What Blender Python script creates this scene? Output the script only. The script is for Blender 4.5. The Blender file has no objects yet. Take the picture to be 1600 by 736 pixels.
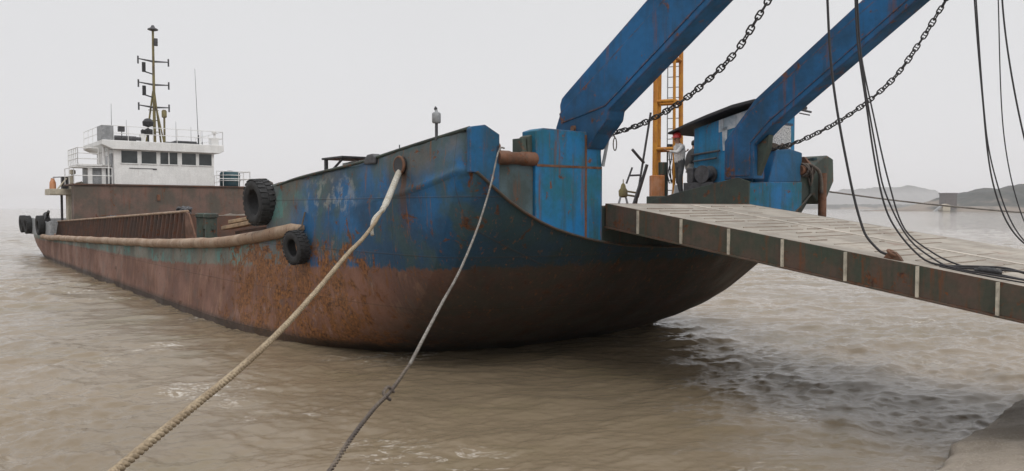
import bpy, bmesh, math, random
import numpy as np
from mathutils import Vector, Matrix, noise as mnoise
R = math.radians
random.seed(4); rng = np.random.default_rng(7)
scene = bpy.context.scene
COL = scene.collection

# ------------------------------------------------------------------ camera
cd = bpy.data.cameras.new('camera'); cam = bpy.data.objects.new('camera', cd); COL.objects.link(cam)
cam.location = (0, 0, 3.5); cam.rotation_euler = (R(90 - 2.052), 0, 0)
cd.sensor_width = 36; cd.lens = 27; cd.clip_start = .05; cd.clip_end = 30000
scene.camera = cam
# ------------------------------------------------------------------ sky, sun, exposure
SUN_EL, SUN_AZ = 52, 150           # sun behind the camera to the right, wrapped in cloud
w = bpy.data.worlds.new('World'); scene.world = w; w.use_nodes = True
nt = w.node_tree; nt.nodes.clear()
out = nt.nodes.new('ShaderNodeOutputWorld'); bg = nt.nodes.new('ShaderNodeBackground')
sky = nt.nodes.new('ShaderNodeTexSky'); sky.sky_type = 'NISHITA'; sky.sun_disc = False
sky.sun_elevation = R(SUN_EL); sky.sun_rotation = R(SUN_AZ); sky.air_density = 1; sky.dust_density = 4
tc = nt.nodes.new('ShaderNodeTexCoord'); sx = nt.nodes.new('ShaderNodeSeparateXYZ')
cr = nt.nodes.new('ShaderNodeValToRGB')          # overcast: paler up, faintly darker at the horizon
e_ = cr.color_ramp.elements
e_[0].position = 0.0; e_[0].color = (.545, .538, .550, 1); e_[1].position = 1.0; e_[1].color = (.92, .92, .93, 1)
q_ = e_.new(.30); q_.color = (.525, .525, .528, 1); q_ = e_.new(.55); q_.color = (.74, .74, .75, 1)
mulc = nt.nodes.new('ShaderNodeMix'); mulc.data_type = 'RGBA'; mulc.blend_type = 'MULTIPLY'
mulc.inputs[0].default_value = 1; mulc.inputs[7].default_value = (12, 12, 12, 1)
mx = nt.nodes.new('ShaderNodeMix'); mx.data_type = 'RGBA'; mx.inputs[0].default_value = .95
cn = nt.nodes.new('ShaderNodeTexNoise'); cn.inputs['Scale'].default_value = 1.6; cn.inputs['Detail'].default_value = 3
cm = nt.nodes.new('ShaderNodeMapRange'); cm.inputs[3].default_value = .96; cm.inputs[4].default_value = 1.04
ml2 = nt.nodes.new('ShaderNodeMix'); ml2.data_type = 'RGBA'; ml2.blend_type = 'MULTIPLY'; ml2.inputs[0].default_value = 1
L = nt.links.new
L(tc.outputs['Generated'], sx.inputs[0]); L(sx.outputs['Z'], cr.inputs[0]); L(cr.outputs[0], mulc.inputs[6])
L(tc.outputs['Generated'], cn.inputs['Vector']); L(cn.outputs['Fac'], cm.inputs[0])
L(sky.outputs[0], mx.inputs[6]); L(mulc.outputs[2], mx.inputs[7])
L(mx.outputs[2], ml2.inputs[6]); L(cm.outputs[0], ml2.inputs[7])
L(ml2.outputs[2], bg.inputs[0]); bg.inputs[1].default_value = .122; L(bg.outputs[0], out.inputs[0])
sd = bpy.data.lights.new('sun', 'SUN'); sd.energy = 1.1; sd.angle = R(28); sd.color = (1, .97, .93)
sun = bpy.data.objects.new('sun', sd); COL.objects.link(sun); sun.location = (20, -40, 60)
sun.rotation_euler = (R(90 - SUN_EL), 0, R(180 - SUN_AZ))
scene.view_settings.view_transform = 'Standard'; scene.view_settings.look = 'None'
scene.view_settings.exposure = 0.0; scene.view_settings.gamma = 1
scene.cycles.volume_bounces = 3; scene.cycles.max_bounces = 8

# ------------------------------------------------------------------ mesh helpers
def catmull(pts, n):
    P = np.array(pts, float); m = len(P)
    Q = np.vstack([2 * P[0] - P[1], P, 2 * P[-1] - P[-2]])
    seg = np.linalg.norm(np.diff(P, axis=0), axis=1) + 1e-9
    cum = np.concatenate([[0], np.cumsum(seg)]); s = np.linspace(0, cum[-1], n); res = []
    for x in s:
        i = min(max(np.searchsorted(cum, x, 'right') - 1, 0), m - 2); t = (x - cum[i]) / seg[i]
        p0, p1, p2, p3 = Q[i:i + 4]
        m1 = (p2 - p0) / (np.linalg.norm(p2 - p1) + np.linalg.norm(p1 - p0)) * seg[i]
        m2 = (p3 - p1) / (np.linalg.norm(p3 - p2) + np.linalg.norm(p2 - p1)) * seg[i]
        h = [2*t**3-3*t**2+1, t**3-2*t**2+t, -2*t**3+3*t**2, t**3-t**2]
        res.append(h[0]*p1 + h[1]*m1 + h[2]*p2 + h[3]*m2)
    return np.array(res)

class MB:
    def __init__(s, f=None): s.v = []; s.f = []; s.fn = f or (lambda p: p); s.mi = []; s.cur = 0
    def add(s, vs, fs):
        b = len(s.v); s.v += [tuple(float(c) for c in s.fn(p)) for p in vs]
        s.f += [tuple(b + i for i in q) for q in fs]; s.mi += [s.cur] * len(fs); return s
    def box(s, a, b):
        x0, y0, z0 = a; x1, y1, z1 = b
        return s.add([(x0,y0,z0),(x1,y0,z0),(x1,y1,z0),(x0,y1,z0),(x0,y0,z1),(x1,y0,z1),(x1,y1,z1),(x0,y1,z1)],
              [(0,3,2,1),(4,5,6,7),(0,1,5,4),(1,2,6,5),(2,3,7,6),(3,0,4,7)])
    def prism(s, poly, axis, a, b):
        n = len(poly)
        def mk(p, t): return {0: (t, p[0], p[1]), 1: (p[0], t, p[1]), 2: (p[0], p[1], t)}[axis]
        vs = [mk(p, a) for p in poly] + [mk(p, b) for p in poly]
        return s.add(vs, [tuple(range(n)), tuple(range(2*n-1, n-1, -1))] + [(i, n+i, n+(i+1) % n, (i+1) % n) for i in range(n)])
    def path(s, pts, r, n=8, closed=False, cap=True, ell=1.0):
        P = [Vector(p) for p in pts]; m = len(P); rr = r if hasattr(r, '__len__') else [r]*m
        vs = []; prev = None
        for i, p in enumerate(P):
            if closed: t = P[(i+1) % m] - P[i-1]
            else: t = P[min(i+1, m-1)] - P[max(i-1, 0)]
            if t.length < 1e-9: t = Vector((0,0,1))
            t.normalize()
            if prev is None:
                a = Vector((0,0,1)) if abs(t.z) < .9 else Vector((1,0,0)); nrm = (a - t*a.dot(t)).normalized()
            else:
                nrm = prev - t*prev.dot(t); nrm = nrm.normalized() if nrm.length > 1e-6 else t.orthogonal().normalized()
            prev = nrm; bi = t.cross(nrm)
            for k in range(n):
                an = 2*math.pi*k/n; vs.append(p + (nrm*math.cos(an)*ell + bi*math.sin(an))*rr[i])
        fs = []
        for i in range(m if closed else m-1):
            j = (i+1) % m
            for k in range(n): fs.append((i*n+k, i*n+(k+1) % n, j*n+(k+1) % n, j*n+k))
        if cap and not closed: fs += [tuple(range(n-1, -1, -1)), tuple((m-1)*n+k for k in range(n))]
        return s.add(vs, fs)
    def tube(s, a, b, r, n=10, r2=None): return s.path([a, b], [r, r2 if r2 is not None else r], n)
    def lathe(s, prof, c=(0,0,0), n=24, axis=2):
        vs = []
        for (r, h) in prof:
            for k in range(n):
                an = 2*math.pi*k/n; x, y = r*math.cos(an), r*math.sin(an)
                q = {2: (x, y, h), 1: (x, h, y), 0: (h, x, y)}[axis]
                vs.append((c[0]+q[0], c[1]+q[1], c[2]+q[2]))
        m = len(prof)
        fs = [(i*n+k, i*n+(k+1) % n, (i+1)*n+(k+1) % n, (i+1)*n+k) for i in range(m-1) for k in range(n)]
        fs += [tuple(range(n-1, -1, -1)), tuple((m-1)*n+k for k in range(n))]
        return s.add(vs, fs)
    def grid(s, G):
        a, b = len(G), len(G[0]); vs = [p for row in G for p in row]
        return s.add(vs, [(i*b+j, i*b+j+1, (i+1)*b+j+1, (i+1)*b+j) for i in range(a-1) for j in range(b-1)])
    def build(s, name, mat, parent=None, smooth=False, bevel=0, solid=0, recalc=True):
        me = bpy.data.meshes.new(name); me.from_pydata(s.v, [], s.f)
        for m in (mat if isinstance(mat, (list, tuple)) else [mat]): me.materials.append(m)
        me.polygons.foreach_set('material_index', s.mi)
        if recalc:
            bm = bmesh.new(); bm.from_mesh(me); bmesh.ops.recalc_face_normals(bm, faces=bm.faces); bm.to_mesh(me); bm.free()
        if smooth:
            me.polygons.foreach_set('use_smooth', [True]*len(me.polygons))
            if smooth == 'auto': me.set_sharp_from_angle(angle=R(40))
        o = bpy.data.objects.new(name, me); COL.objects.link(o)
        if parent: o.parent = parent
        if solid:
            m = o.modifiers.new('solid', 'SOLIDIFY'); m.thickness = solid; m.offset = 0
        if bevel:
            m = o.modifiers.new('bevel', 'BEVEL'); m.width = bevel; m.segments = 2; m.limit_method = 'ANGLE'
        return o

def tag(o, label=None, cat=None, group=None, kind=None):
    if label: o['label'] = label
    if cat: o['category'] = cat
    if group: o['group'] = group
    if kind: o['kind'] = kind
    return o
def empty(name, loc, rz=0, label=None, cat=None, group=None):
    o = bpy.data.objects.new(name, None); COL.objects.link(o); o.location = loc; o.rotation_euler = (0, 0, rz)
    return tag(o, label, cat, group)

# the barge has its own axes: u metres aft of the bow, v metres across (away from the camera), z above water
AX, BX = Vector((-.62202, .78300, 0)).normalized(), Vector((.78300, .62202, 0)).normalized()
P0 = Vector((1.93, 16.0, 0))
def S(u, v, z): return P0 + AX*u + BX*v + Vector((0, 0, z))
def Lc(p): return (-p[0], p[1], p[2])                      # (u,v,z) -> the barge's local frame
SHIP_RZ = math.atan2(-AX.y, -AX.x)
def SM(): return MB(Lc)                                   # mesh written in (u,v,z) for parts of the barge
def WM(): return MB(lambda p: S(*p))                      # mesh written in (u,v,z) for things of their own

# ------------------------------------------------------------------ materials
class NT:
    def __init__(s, name):
        s.m = bpy.data.materials.new(name); s.m.use_nodes = True; s.t = s.m.node_tree
        s.b = s.t.nodes['Principled BSDF']; s.tc = s.n('ShaderNodeTexCoord')
    def n(s, k, **kw):
        x = s.t.nodes.new(k)
        for a, b in kw.items(): setattr(x, a, b)
        return x
    def l(s, a, b): s.t.links.new(a, b)
    def noise(s, scale, detail=5, rough=.6, map=None, dist=0, loc=(0,0,0)):
        x = s.n('ShaderNodeTexNoise'); x.inputs['Scale'].default_value = scale; x.inputs['Detail'].default_value = detail
        x.inputs['Roughness'].default_value = rough; x.inputs['Distortion'].default_value = dist
        mp = s.n('ShaderNodeMapping'); mp.inputs['Scale'].default_value = map or (1,1,1); mp.inputs['Location'].default_value = loc
        s.l(s.tc.outputs['Object'], mp.inputs[0]); s.l(mp.outputs[0], x.inputs['Vector'])
        return x.outputs['Fac']
    def ramp(s, fac, a, b, ca=0.0, cb=1.0):
        x = s.n('ShaderNodeMapRange'); x.interpolation_type = 'SMOOTHSTEP'
        for i, q in zip((1, 2, 3, 4), (a, b, ca, cb)): x.inputs[i].default_value = q
        s.l(fac, x.inputs[0]); return x.outputs[0]
    def math(s, op, a, b=None):
        x = s.n('ShaderNodeMath', operation=op)
        for i, q in enumerate((a, b)):
            if q is None: continue
            if isinstance(q, (int, float)): x.inputs[i].default_value = q
            else: s.l(q, x.inputs[i])
        return x.outputs[0]
    def mix(s, f, a, b, mode='MIX'):
        x = s.n('ShaderNodeMix', data_type='RGBA', blend_type=mode)
        for i, q in ((0, f), (6, a), (7, b)):
            if isinstance(q, (int, float)): x.inputs[i].default_value = q
            elif isinstance(q, tuple): x.inputs[i].default_value = (*q, 1)
            else: s.l(q, x.inputs[i])
        return x.outputs[2]
    def xyz(s):
        x = s.n('ShaderNodeSeparateXYZ'); s.l(s.tc.outputs['Object'], x.inputs[0]); return x.outputs
    def bump(s, h, strength=.3, dist=.02):
        x = s.n('ShaderNodeBump'); x.inputs['Strength'].default_value = strength; x.inputs['Distance'].default_value = dist
        s.l(h, x.inputs['Height']); s.l(x.outputs[0], s.b.inputs['Normal'])
    def done(s, col, rough=.6, metal=0, spec=.5):
        if isinstance(col, tuple): s.b.inputs['Base Color'].default_value = (*col, 1)
        else: s.l(col, s.b.inputs['Base Color'])
        if isinstance(rough, (int, float)): s.b.inputs['Roughness'].default_value = rough
        else: s.l(rough, s.b.inputs['Roughness'])
        s.b.inputs['Metallic'].default_value = metal; s.b.inputs['Specular IOR Level'].default_value = spec
        return s.m

RUST_D, RUST, RUST_L = (.055, .025, .016), (.15, .055, .022), (.30, .13, .045)
def paint(name, c1, c2, rust=.5, streak=.5, scale=1.0, rough=.5, dirt=(.06,.06,.05), bump=.3, edge=0):
    """Old marine paint: two tones, grime streaks running down, rust breaking through."""
    t = NT(name)
    n1 = t.noise(1.1*scale, 6); n2 = t.noise(2.2*scale, 7, .65, (3, 3, .28)); n3 = t.noise(3.6*scale, 9, .68, dist=.6)
    n4 = t.noise(16*scale, 6, .7)
    c = t.mix(t.ramp(n1, .36, .64), c1, c2)
    c = t.mix(t.math('MULTIPLY', t.ramp(n2, .48, .72), streak*.8), c, dirt)
    c = t.mix(t.math('MULTIPLY', t.ramp(t.noise(2.9*scale, 6, .7, (2.5, 2.5, .22), loc=(4, 2, 1)), .54, .70), streak), c, RUST)
    rm = t.ramp(t.math('ADD', n3, t.math('MULTIPLY', n4, .22)), .80 - .24*rust, .88 - .22*rust)
    c = t.mix(rm, c, t.mix(t.ramp(n4, .35, .62), RUST_D, RUST))
    if edge:                                       # paint chipped along the plate edges
        bv = t.n('ShaderNodeBevel', samples=6); bv.inputs['Radius'].default_value = edge
        ge = t.n('ShaderNodeNewGeometry'); dp = t.n('ShaderNodeVectorMath', operation='DOT_PRODUCT'); t.l(bv.outputs[0], dp.inputs[0]); t.l(ge.outputs['Normal'], dp.inputs[1])
        em = t.math('MULTIPLY', t.ramp(dp.outputs['Value'], .985, .90), t.ramp(t.math('ADD', n3, t.math('MULTIPLY', n4, .3)), .52, .70))
        c = t.mix(em, c, t.mix(t.ramp(n4, .4, .6), (.05, .028, .02), (.14, .06, .03)))
        n3 = t.math('ADD', n3, t.math('MULTIPLY', t.noise(.9, 3), 2.2))     # dented plate
    c = t.mix(.14, c, t.mix(1.0, c, t.mix(t.ramp(n4, .3, .7), (.4,.4,.4), (1.5,1.5,1.5)), 'MULTIPLY'))
    t.bump(t.math('ADD', t.math('MULTIPLY', n3, .5), t.math('ADD', t.math('MULTIPLY', rm, -.2), t.math('MULTIPLY', n4, .2))), bump, .02)
    return t.done(c, t.ramp(n1, .3, .7, rough, min(1, rough+.25)), 0, .28)
def plain(name, c, var=.25, scale=6, rough=.6, metal=0, bump=.15):
    t = NT(name); n = t.noise(scale, 6, .65)
    lo, hi = tuple(x*(1-var) for x in c), tuple(min(1, x*(1+var)) for x in c)
    t.bump(n, bump, .01)
    return t.done(t.mix(t.ramp(n, .3, .7), lo, hi), rough, metal)

BLUE, BLUE2 = (.010, .110, .265), (.018, .078, .14)
M = {}
M['blue'] = paint('blue_paint', BLUE, BLUE2, .34, .5, .8, edge=.05)
M['arm'] = paint('arm_blue_paint', (.009, .110, .275), (.014, .064, .135), .42, .55, .6, dirt=(.03,.045,.055), edge=.07)
M['tower'] = paint('tower_blue_paint', (.013, .150, .36), (.016, .120, .17), .45, .9, .8, dirt=(.04,.065,.05), edge=.06)
M['cabin'] = paint('cabin_blue_paint', (.016, .20, .42), (.03, .15, .24), .26, .55, .9, dirt=(.05,.08,.07), edge=.05)
M['edge'] = paint('stem_edge_paint', (.075, .05, .035), (.05, .055, .05), .6, .5, 2)
M['bulwark'] = paint('bulwark_paint', (.13, .145, .135), (.06, .12, .16), .48, .55, .9, dirt=(.07,.06,.05))
M['green'] = paint('dark_green_paint', (.055, .075, .06), (.04, .05, .045), .5, .5, 1)
M['recess'] = paint('recess_paint', (.085, .13, .15), (.05, .07, .07), .4, .6, 1)
M['white'] = paint('white_paint', (.74, .74, .73), (.66, .66, .65), .02, .10, 1, dirt=(.38,.34,.28), bump=.05)
M['cream'] = paint('cream_paint', (.55, .50, .40), (.42, .38, .30), .22, .35, 2)
M['brown'] = paint('brown_bulkhead_paint', (.17, .105, .085), (.10, .085, .07), .35, .5, .6)
M['coam'] = paint('coaming_rust', (.13, .07, .05), (.085, .06, .05), .55, .6, 1)
M['rust'] = paint('rusty_steel', (.18, .085, .05), (.10, .055, .035), .7, .4, 2)
M['rail'] = paint('rubbing_rail_paint', (.37, .27, .19), (.27, .18, .12), .45, .5, 1.2)
M['yellow'] = paint('yellow_paint', (.55, .25, .03), (.42, .17, .035), .38, .3, 2.5)
M['orange'] = paint('orange_paint', (.50, .19, .06), (.55, .28, .16), .3, .3, 2.5)
M['olive'] = paint('mast_paint', (.20, .17, .07), (.12, .10, .06), .3, .4, 2)
M['girder'] = paint('ramp_girder_paint', (.115, .072, .055), (.055, .068, .05), .5, .8, 1.1, dirt=(.04,.055,.04), edge=.03)
M['stiff'] = plain('stiffener_paint', (.45, .41, .33), .3, 9)
M['black'] = plain('black_metal', (.016, .016, .018), .4, 8, .5)
M['dark'] = plain('dark_grey_metal', (.05, .05, .055), .4, 8, .5)
M['grey'] = plain('grey_metal', (.26, .27, .28), .25, 6, .5)
M['chain'] = plain('chain_iron', (.028, .026, .026), .5, 30, .6)
M['cable'] = plain('steel_cable', (.014, .012, .014), .4, 40, .55)
M['rubber'] = plain('tyre_rubber', (.022, .022, .023), .45, 7, .8, 0, .4)
M['teal'] = paint('tank_paint', (.045, .10, .115), (.03, .07, .09), .15, .3, 2)
M['glass'] = plain('dark_glass', (.028, .034, .034), .3, 1.2, .12)
M['tarp'] = plain('pale_tarp', (.50, .52, .50), .3, 5, .7)
M['timber'] = paint('old_timber', (.38, .26, .15), (.24, .17, .11), .2, .3, 3)
M['peel'] = paint('peeling_white_paint', (.55, .58, .60), (.30, .38, .44), .2, .5, 3)
M['speck'] = None
t = NT('speckled_panel'); n = t.noise(26, 5, .7); M['speck'] = t.done(t.mix(t.ramp(n, .46, .6), (.50,.50,.50), (.14,.15,.16)), .6)
def rope_mat(name, a, b):
    t = NT(name); n = t.noise(60, 4); m = t.noise(3, 5)
    t.bump(n, .5, .004); return t.done(t.mix(t.ramp(n, .3, .7), t.mix(t.ramp(m, .4, .65), a, b), tuple(x*.55 for x in b)), .85)
M['rope'] = rope_mat('tan_rope', (.46, .37, .25), (.34, .26, .17))
M['sleeve'] = rope_mat('rope_sleeve', (.60, .58, .52), (.46, .42, .34))
M['wire'] = rope_mat('grey_rope', (.33, .31, .28), (.17, .15, .13))
M['oldrope'] = rope_mat('dirty_rope', (.20, .16, .12), (.10, .08, .07))

# hull shell: boot-top below a trimmed paint line, blue forward going to grey-green aft
t = NT('hull_paint'); X = t.xyz(); u = t.math('MULTIPLY', X['X'], -1); z = X['Z']; v = X['Y']
n1 = t.noise(.55, 6); n2 = t.noise(1.7, 7, .66, (2.6, 2.6, .16)); n3 = t.noise(2.1, 9, .7, dist=.8); n4 = t.noise(13, 6, .72)
n5 = t.noise(4.5, 6, .7, (2.2, 2.2, .10), loc=(3, 1, 2)); n6 = t.noise(1.3, 5, .6, loc=(9, 2, 4))
line = t.math('MAXIMUM', t.math('SUBTRACT', 2.34, t.math('MULTIPLY', u, .045)), t.math('SUBTRACT', 1.62, t.math('MULTIPLY', u, .007)))
zl = t.math('ADD', t.math('SUBTRACT', z, line), t.math('MULTIPLY', t.math('SUBTRACT', n4, .5), .26))
zl = t.math('ADD', zl, t.math('MULTIPLY', t.math('SUBTRACT', n2, .5), .42))
above = t.ramp(zl, -.03, .05)
blue = t.mix(t.ramp(n1, .36, .62), (.013, .112, .265), (.024, .066, .125))
blue = t.mix(t.math('MULTIPLY', t.ramp(n6, .46, .62), .75), blue, (.050, .088, .085))
aft = t.mix(t.ramp(n1, .38, .6), (.20, .20, .165), (.12, .145, .13))
aft = t.mix(t.math('MULTIPLY', t.ramp(n6, .50, .60), .8), aft, (.10, .24, .22))
aft = t.mix(t.math('MULTIPLY', t.ramp(n2, .52, .66), .6), aft, (.20, .125, .085))
top = t.mix(t.ramp(t.math('ADD', u, t.math('MULTIPLY', t.math('SUBTRACT', n1, .5), 14)), 5.0, 10.5), blue, aft)
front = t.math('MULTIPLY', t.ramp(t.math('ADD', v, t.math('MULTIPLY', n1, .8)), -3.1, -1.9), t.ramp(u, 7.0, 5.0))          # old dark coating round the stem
grime = t.math('MULTIPLY', t.ramp(t.math('ADD', z, t.math('MULTIPLY', t.math('SUBTRACT', n1, .5), 2.6)), 3.75, 4.55), t.ramp(v, -3.30, -3.36))
top = t.mix(t.math('MULTIPLY', grime, .85), top, t.mix(t.ramp(n6, .4, .6), (.125, .118, .10), (.07, .105, .105)))
chalk = t.math('MULTIPLY', t.math('MULTIPLY', t.ramp(u, 4.0, 4.8), t.ramp(u, 7.4, 6.4)), t.math('MULTIPLY', t.ramp(z, 3.2, 3.5), t.ramp(z, 4.4, 4.1)))
top = t.mix(t.math('MULTIPLY', chalk, t.math('MULTIPLY', t.ramp(t.noise(2.6, 7, .65, loc=(1, 7, 3)), .50, .62), .42)), top, (.40, .385, .33))
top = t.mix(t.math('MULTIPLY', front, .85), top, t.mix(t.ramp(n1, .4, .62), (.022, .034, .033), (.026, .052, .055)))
low = t.mix(t.ramp(n1, .36, .64), (.235, .118, .082), (.155, .082, .062))
low = t.mix(t.math('MULTIPLY', t.ramp(n2, .50, .68), .65), low, (.29, .165, .105))
low = t.mix(t.math('MULTIPLY', t.ramp(n5, .56, .68), .7), low, (.10, .045, .035))
low = t.mix(t.math('MULTIPLY', t.ramp(n6, .55, .66), .5), low, (.13, .095, .08))
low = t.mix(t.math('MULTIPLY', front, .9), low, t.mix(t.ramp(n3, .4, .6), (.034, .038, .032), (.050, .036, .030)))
c = t.mix(above, low, top)
ru = t.ramp(t.math('ADD', u, t.math('MULTIPLY', n6, 2)), 3.5, 6.5)
ru = t.math('MULTIPLY', ru, t.ramp(u, 14, 9.5)); ru = t.math('MULTIPLY', ru, t.ramp(z, 3.2, 2.2))   # rubbed bare at the turn of the bow
c = t.mix(t.math('MULTIPLY', ru, t.math('MULTIPLY', t.ramp(t.noise(2.7, 8, .72, (1.4, 1.4, .7), loc=(6, 1, 9)), .56, .64), .55)), c, (.36, .25, .20))     # pale scuffs
hs_ = t.math('MULTIPLY', t.ramp(t.math('ABSOLUTE', t.math('SUBTRACT', t.math('ADD', u, t.math('MULTIPLY', n4, .25)), 2.38)), .30, .05), t.math('MULTIPLY', t.ramp(z, 2.5, 4.1), t.ramp(z, 4.6, 4.4)))
c = t.mix(t.math('MULTIPLY', hs_, t.math('MULTIPLY', t.ramp(n2, .34, .55), .85)), c, (.11, .055, .03))          # rust run below the rope hole
rth = t.math('ADD', t.math('ADD', n3, t.math('MULTIPLY', n4, .22)), t.math('MULTIPLY', ru, .15))
rm = t.ramp(rth, .69, .76)
c = t.mix(rm, c, t.mix(t.ramp(n4, .34, .64), RUST_D, t.mix(ru, t.mix(front, RUST, (.075, .035, .02)), RUST_L)))
c = t.mix(t.math('MULTIPLY', t.ramp(t.math('ADD', n5, t.math('MULTIPLY', ru, .08)), .58, .68), .8), c, (.20, .085, .035))
band = t.ramp(t.math('ADD', z, t.math('MULTIPLY', n4, .22)), .46, .22)                # weed and mud at the waterline
c = t.mix(t.math('MULTIPLY', band, .8), c, (.028, .026, .02))
c = t.mix(.16, c, t.mix(1.0, c, t.mix(t.ramp(n4, .3, .7), (.4,.4,.4), (1.5,1.5,1.5)), 'MULTIPLY'))
def seam(val, pitch, off=0.0):
    f_ = t.math('FRACT', t.math('DIVIDE', t.math('ADD', val, off), pitch)); return t.ramp(t.math('ABSOLUTE', t.math('SUBTRACT', f_, .5)), .011/pitch*2, .004/pitch)
sm_ = t.math('MAXIMUM', seam(u, 2.35, .7), seam(z, 1.18, .42))
c = t.mix(t.math('MULTIPLY', sm_, .35), c, (.06, .04, .03))
n3 = t.math('ADD', n3, t.math('MULTIPLY', sm_, .6))
t.bump(t.math('ADD', t.math('ADD', t.math('MULTIPLY', n3, .5), t.math('MULTIPLY', n2, .3)), t.math('ADD', t.math('MULTIPLY', rm, -.25), t.math('MULTIPLY', n4, .2))), .45, .03)
M['hull'] = t.done(c, t.ramp(n1, .3, .7, .5, .8), 0, .3)

# ------------------------------------------------------------------ water
def water_z(x, y, cell):
    """Choppy harbour water: many short directional waves, gusty, lumpier in the eddy off the bow."""
    zz = np.zeros_like(x); r = np.random.default_rng(11)
    wx = x + .5*np.sin(y*.35 + .7) + .25*np.sin(x*.9 + y*.6); wy = y + .5*np.sin(x*.28 + 1.3) + .25*np.sin(x*.7 - y*.8)
    gust = .62 + .38*np.sin(x*.11 + 1.0 + 1.5*np.sin(y*.07))*np.sin(y*.13 + 2 + np.sin(x*.09))
    gust = gust*(.72 + .75*np.clip((-x - 1.5)/7, 0, 1) + .45*np.clip((x - 4)/6, 0, 1))     # the bow shelters the middle
    px, py = np.array([4.0, 5.0, 5.6, 7.6]), np.array([24.0, 18.2, 15.6, 12.6])
    d = np.full_like(x, 1e9)
    for i in range(3):
        ax, ay, bx, by = px[i], py[i], px[i+1], py[i+1]; tt = np.clip(((x-ax)*(bx-ax)+(y-ay)*(by-ay))/((bx-ax)**2+(by-ay)**2), 0, 1)
        d = np.minimum(d, np.hypot(x-ax-tt*(bx-ax), y-ay-tt*(by-ay)))
    eddy = np.exp(-(d/(1.1 + .5*np.sin(x*1.3 + y*.7)))**2)
    for i in range(170):
        lam = .13*(26**r.random()**1.15); k = 2*np.pi/lam; an = R(-66) + r.normal()*.62
        a = .0068*lam**.82*(1.25 if lam < .7 else 1.35 if lam < 2.6 else .9); fade = np.clip((lam/cell - 2.0)/2.0, 0, 1)
        if not fade.any(): continue
        ph = k*(wx*np.cos(an) + wy*np.sin(an)) + r.random()*6.28
        zz += fade*a*(2.0*np.exp(1.1*(np.sin(ph) - 1)) - .95)*(gust + (.42*eddy if lam < 1.1 else .05*eddy))
    return zz*.70 + .02*eddy
ang = np.concatenate([np.radians(np.linspace(-105, -46, 60))[:-1], np.radians(np.linspace(-46, 46, 860)), np.radians(np.linspace(46, 105, 60))[1:]])
rad = [3.0]
while rad[-1] < 6.5: rad.append(rad[-1]*1.01)
while rad[-1] < 45: rad.append(rad[-1]*1.0031)
while rad[-1] < 260: rad.append(rad[-1]*1.006)
while rad[-1] < 7000: rad.append(rad[-1]*1.07)
rad = np.array(rad); RR, AA = np.meshgrid(rad, ang, indexing='ij')
gx, gy = RR*np.sin(AA), RR*np.cos(AA); gz = water_z(gx, gy, np.where(RR < 45, np.maximum(RR*.0031, .015), RR*.006)) * np.clip(1.2 - RR/260, 0, 1)
nr, na = RR.shape; me = bpy.data.meshes.new('water'); idx = np.arange(nr*na).reshape(nr, na)
quads = np.stack([idx[:-1, :-1], idx[:-1, 1:], idx[1:, 1:], idx[1:, :-1]], -1).reshape(-1, 4)[:, ::-1]
me.vertices.add(nr*na); me.vertices.foreach_set('co', np.stack([gx, gy, gz], -1).astype(np.float32).ravel())
me.loops.add(quads.size); me.loops.foreach_set('vertex_index', quads.astype(np.int32).ravel())
me.polygons.add(len(quads)); me.polygons.foreach_set('loop_start', np.arange(0, quads.size, 4, dtype=np.int32))
me.polygons.foreach_set('loop_total', np.full(len(quads), 4, np.int32)); me.update(calc_edges=True)
me.polygons.foreach_set('use_smooth', [True]*len(quads))
t = NT('muddy_water')
n1 = t.noise(.10, 5); n2 = t.noise(7.0, 6, .7, (1, 1.8, 1)); n3 = t.noise(1.6, 8, .68, (1, 1.9, 1), dist=.7); n4 = t.noise(.35, 4)
c = t.mix(t.ramp(n1, .35, .65), (.232, .180, .120), (.190, .150, .101))
c = t.mix(t.math('MULTIPLY', t.ramp(n4, .5, .7), .4), c, (.18, .15, .085))
ridge = t.math('ABSOLUTE', t.math('SUBTRACT', t.noise(.9, 6, .62, (1, 2.2, 1), dist=1.2), .5))
foam = t.math('MULTIPLY', t.ramp(ridge, .034, .006), t.ramp(t.noise(.30, 4, loc=(4, 8, 0)), .54, .66))
foam = t.math('MULTIPLY', foam, t.ramp(n2, .43, .56))
c = t.mix(t.math('MULTIPLY', foam, .7), c, (.66, .62, .56))
t.bump(t.math('ADD', t.math('MULTIPLY', n2, .40), n3), .30, .10)
mw = t.done(c, t.ramp(n4, .35, .65, .03, .10)); t.b.inputs['IOR'].default_value = 1.39
me.materials.append(mw); water = bpy.data.objects.new('water', me); COL.objects.link(water); tag(water, kind='structure')

# ------------------------------------------------------------------ shore: slipway, quay, far hills
t = NT('wet_concrete'); n1 = t.noise(.9, 7); n2 = t.noise(6, 8, .72); n3 = t.noise(34, 5, .7); z = t.xyz()['Z']
c = t.mix(t.ramp(n1, .35, .65), (.44, .375, .305), (.33, .28, .225)); c = t.mix(t.math('MULTIPLY', t.ramp(n2, .50, .64), .5), c, (.28, .235, .185))
c = t.mix(t.math('MULTIPLY', t.ramp(n3, .56, .66), .7), c, (.60, .55, .48)); c = t.mix(t.math('MULTIPLY', t.ramp(n3, .42, .34), .5), c, (.20, .165, .13))
c = t.mix(t.math('MULTIPLY', t.ramp(t.math('ADD', z, t.math('MULTIPLY', n2, .12)), .18, .10), .6), c, (.16, .135, .10))
t.bump(t.math('ADD', n2, t.math('MULTIPLY', n3, .5)), .9, .05); M['conc'] = t.done(c, t.ramp(n1, .3, .7, .5, .85))
mb = MB(); G = []; e0 = Vector((4.55, 8.95, 0)); ed = Vector((.70, .714, 0)); inn = Vector((.714, -.70, 0))
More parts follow.
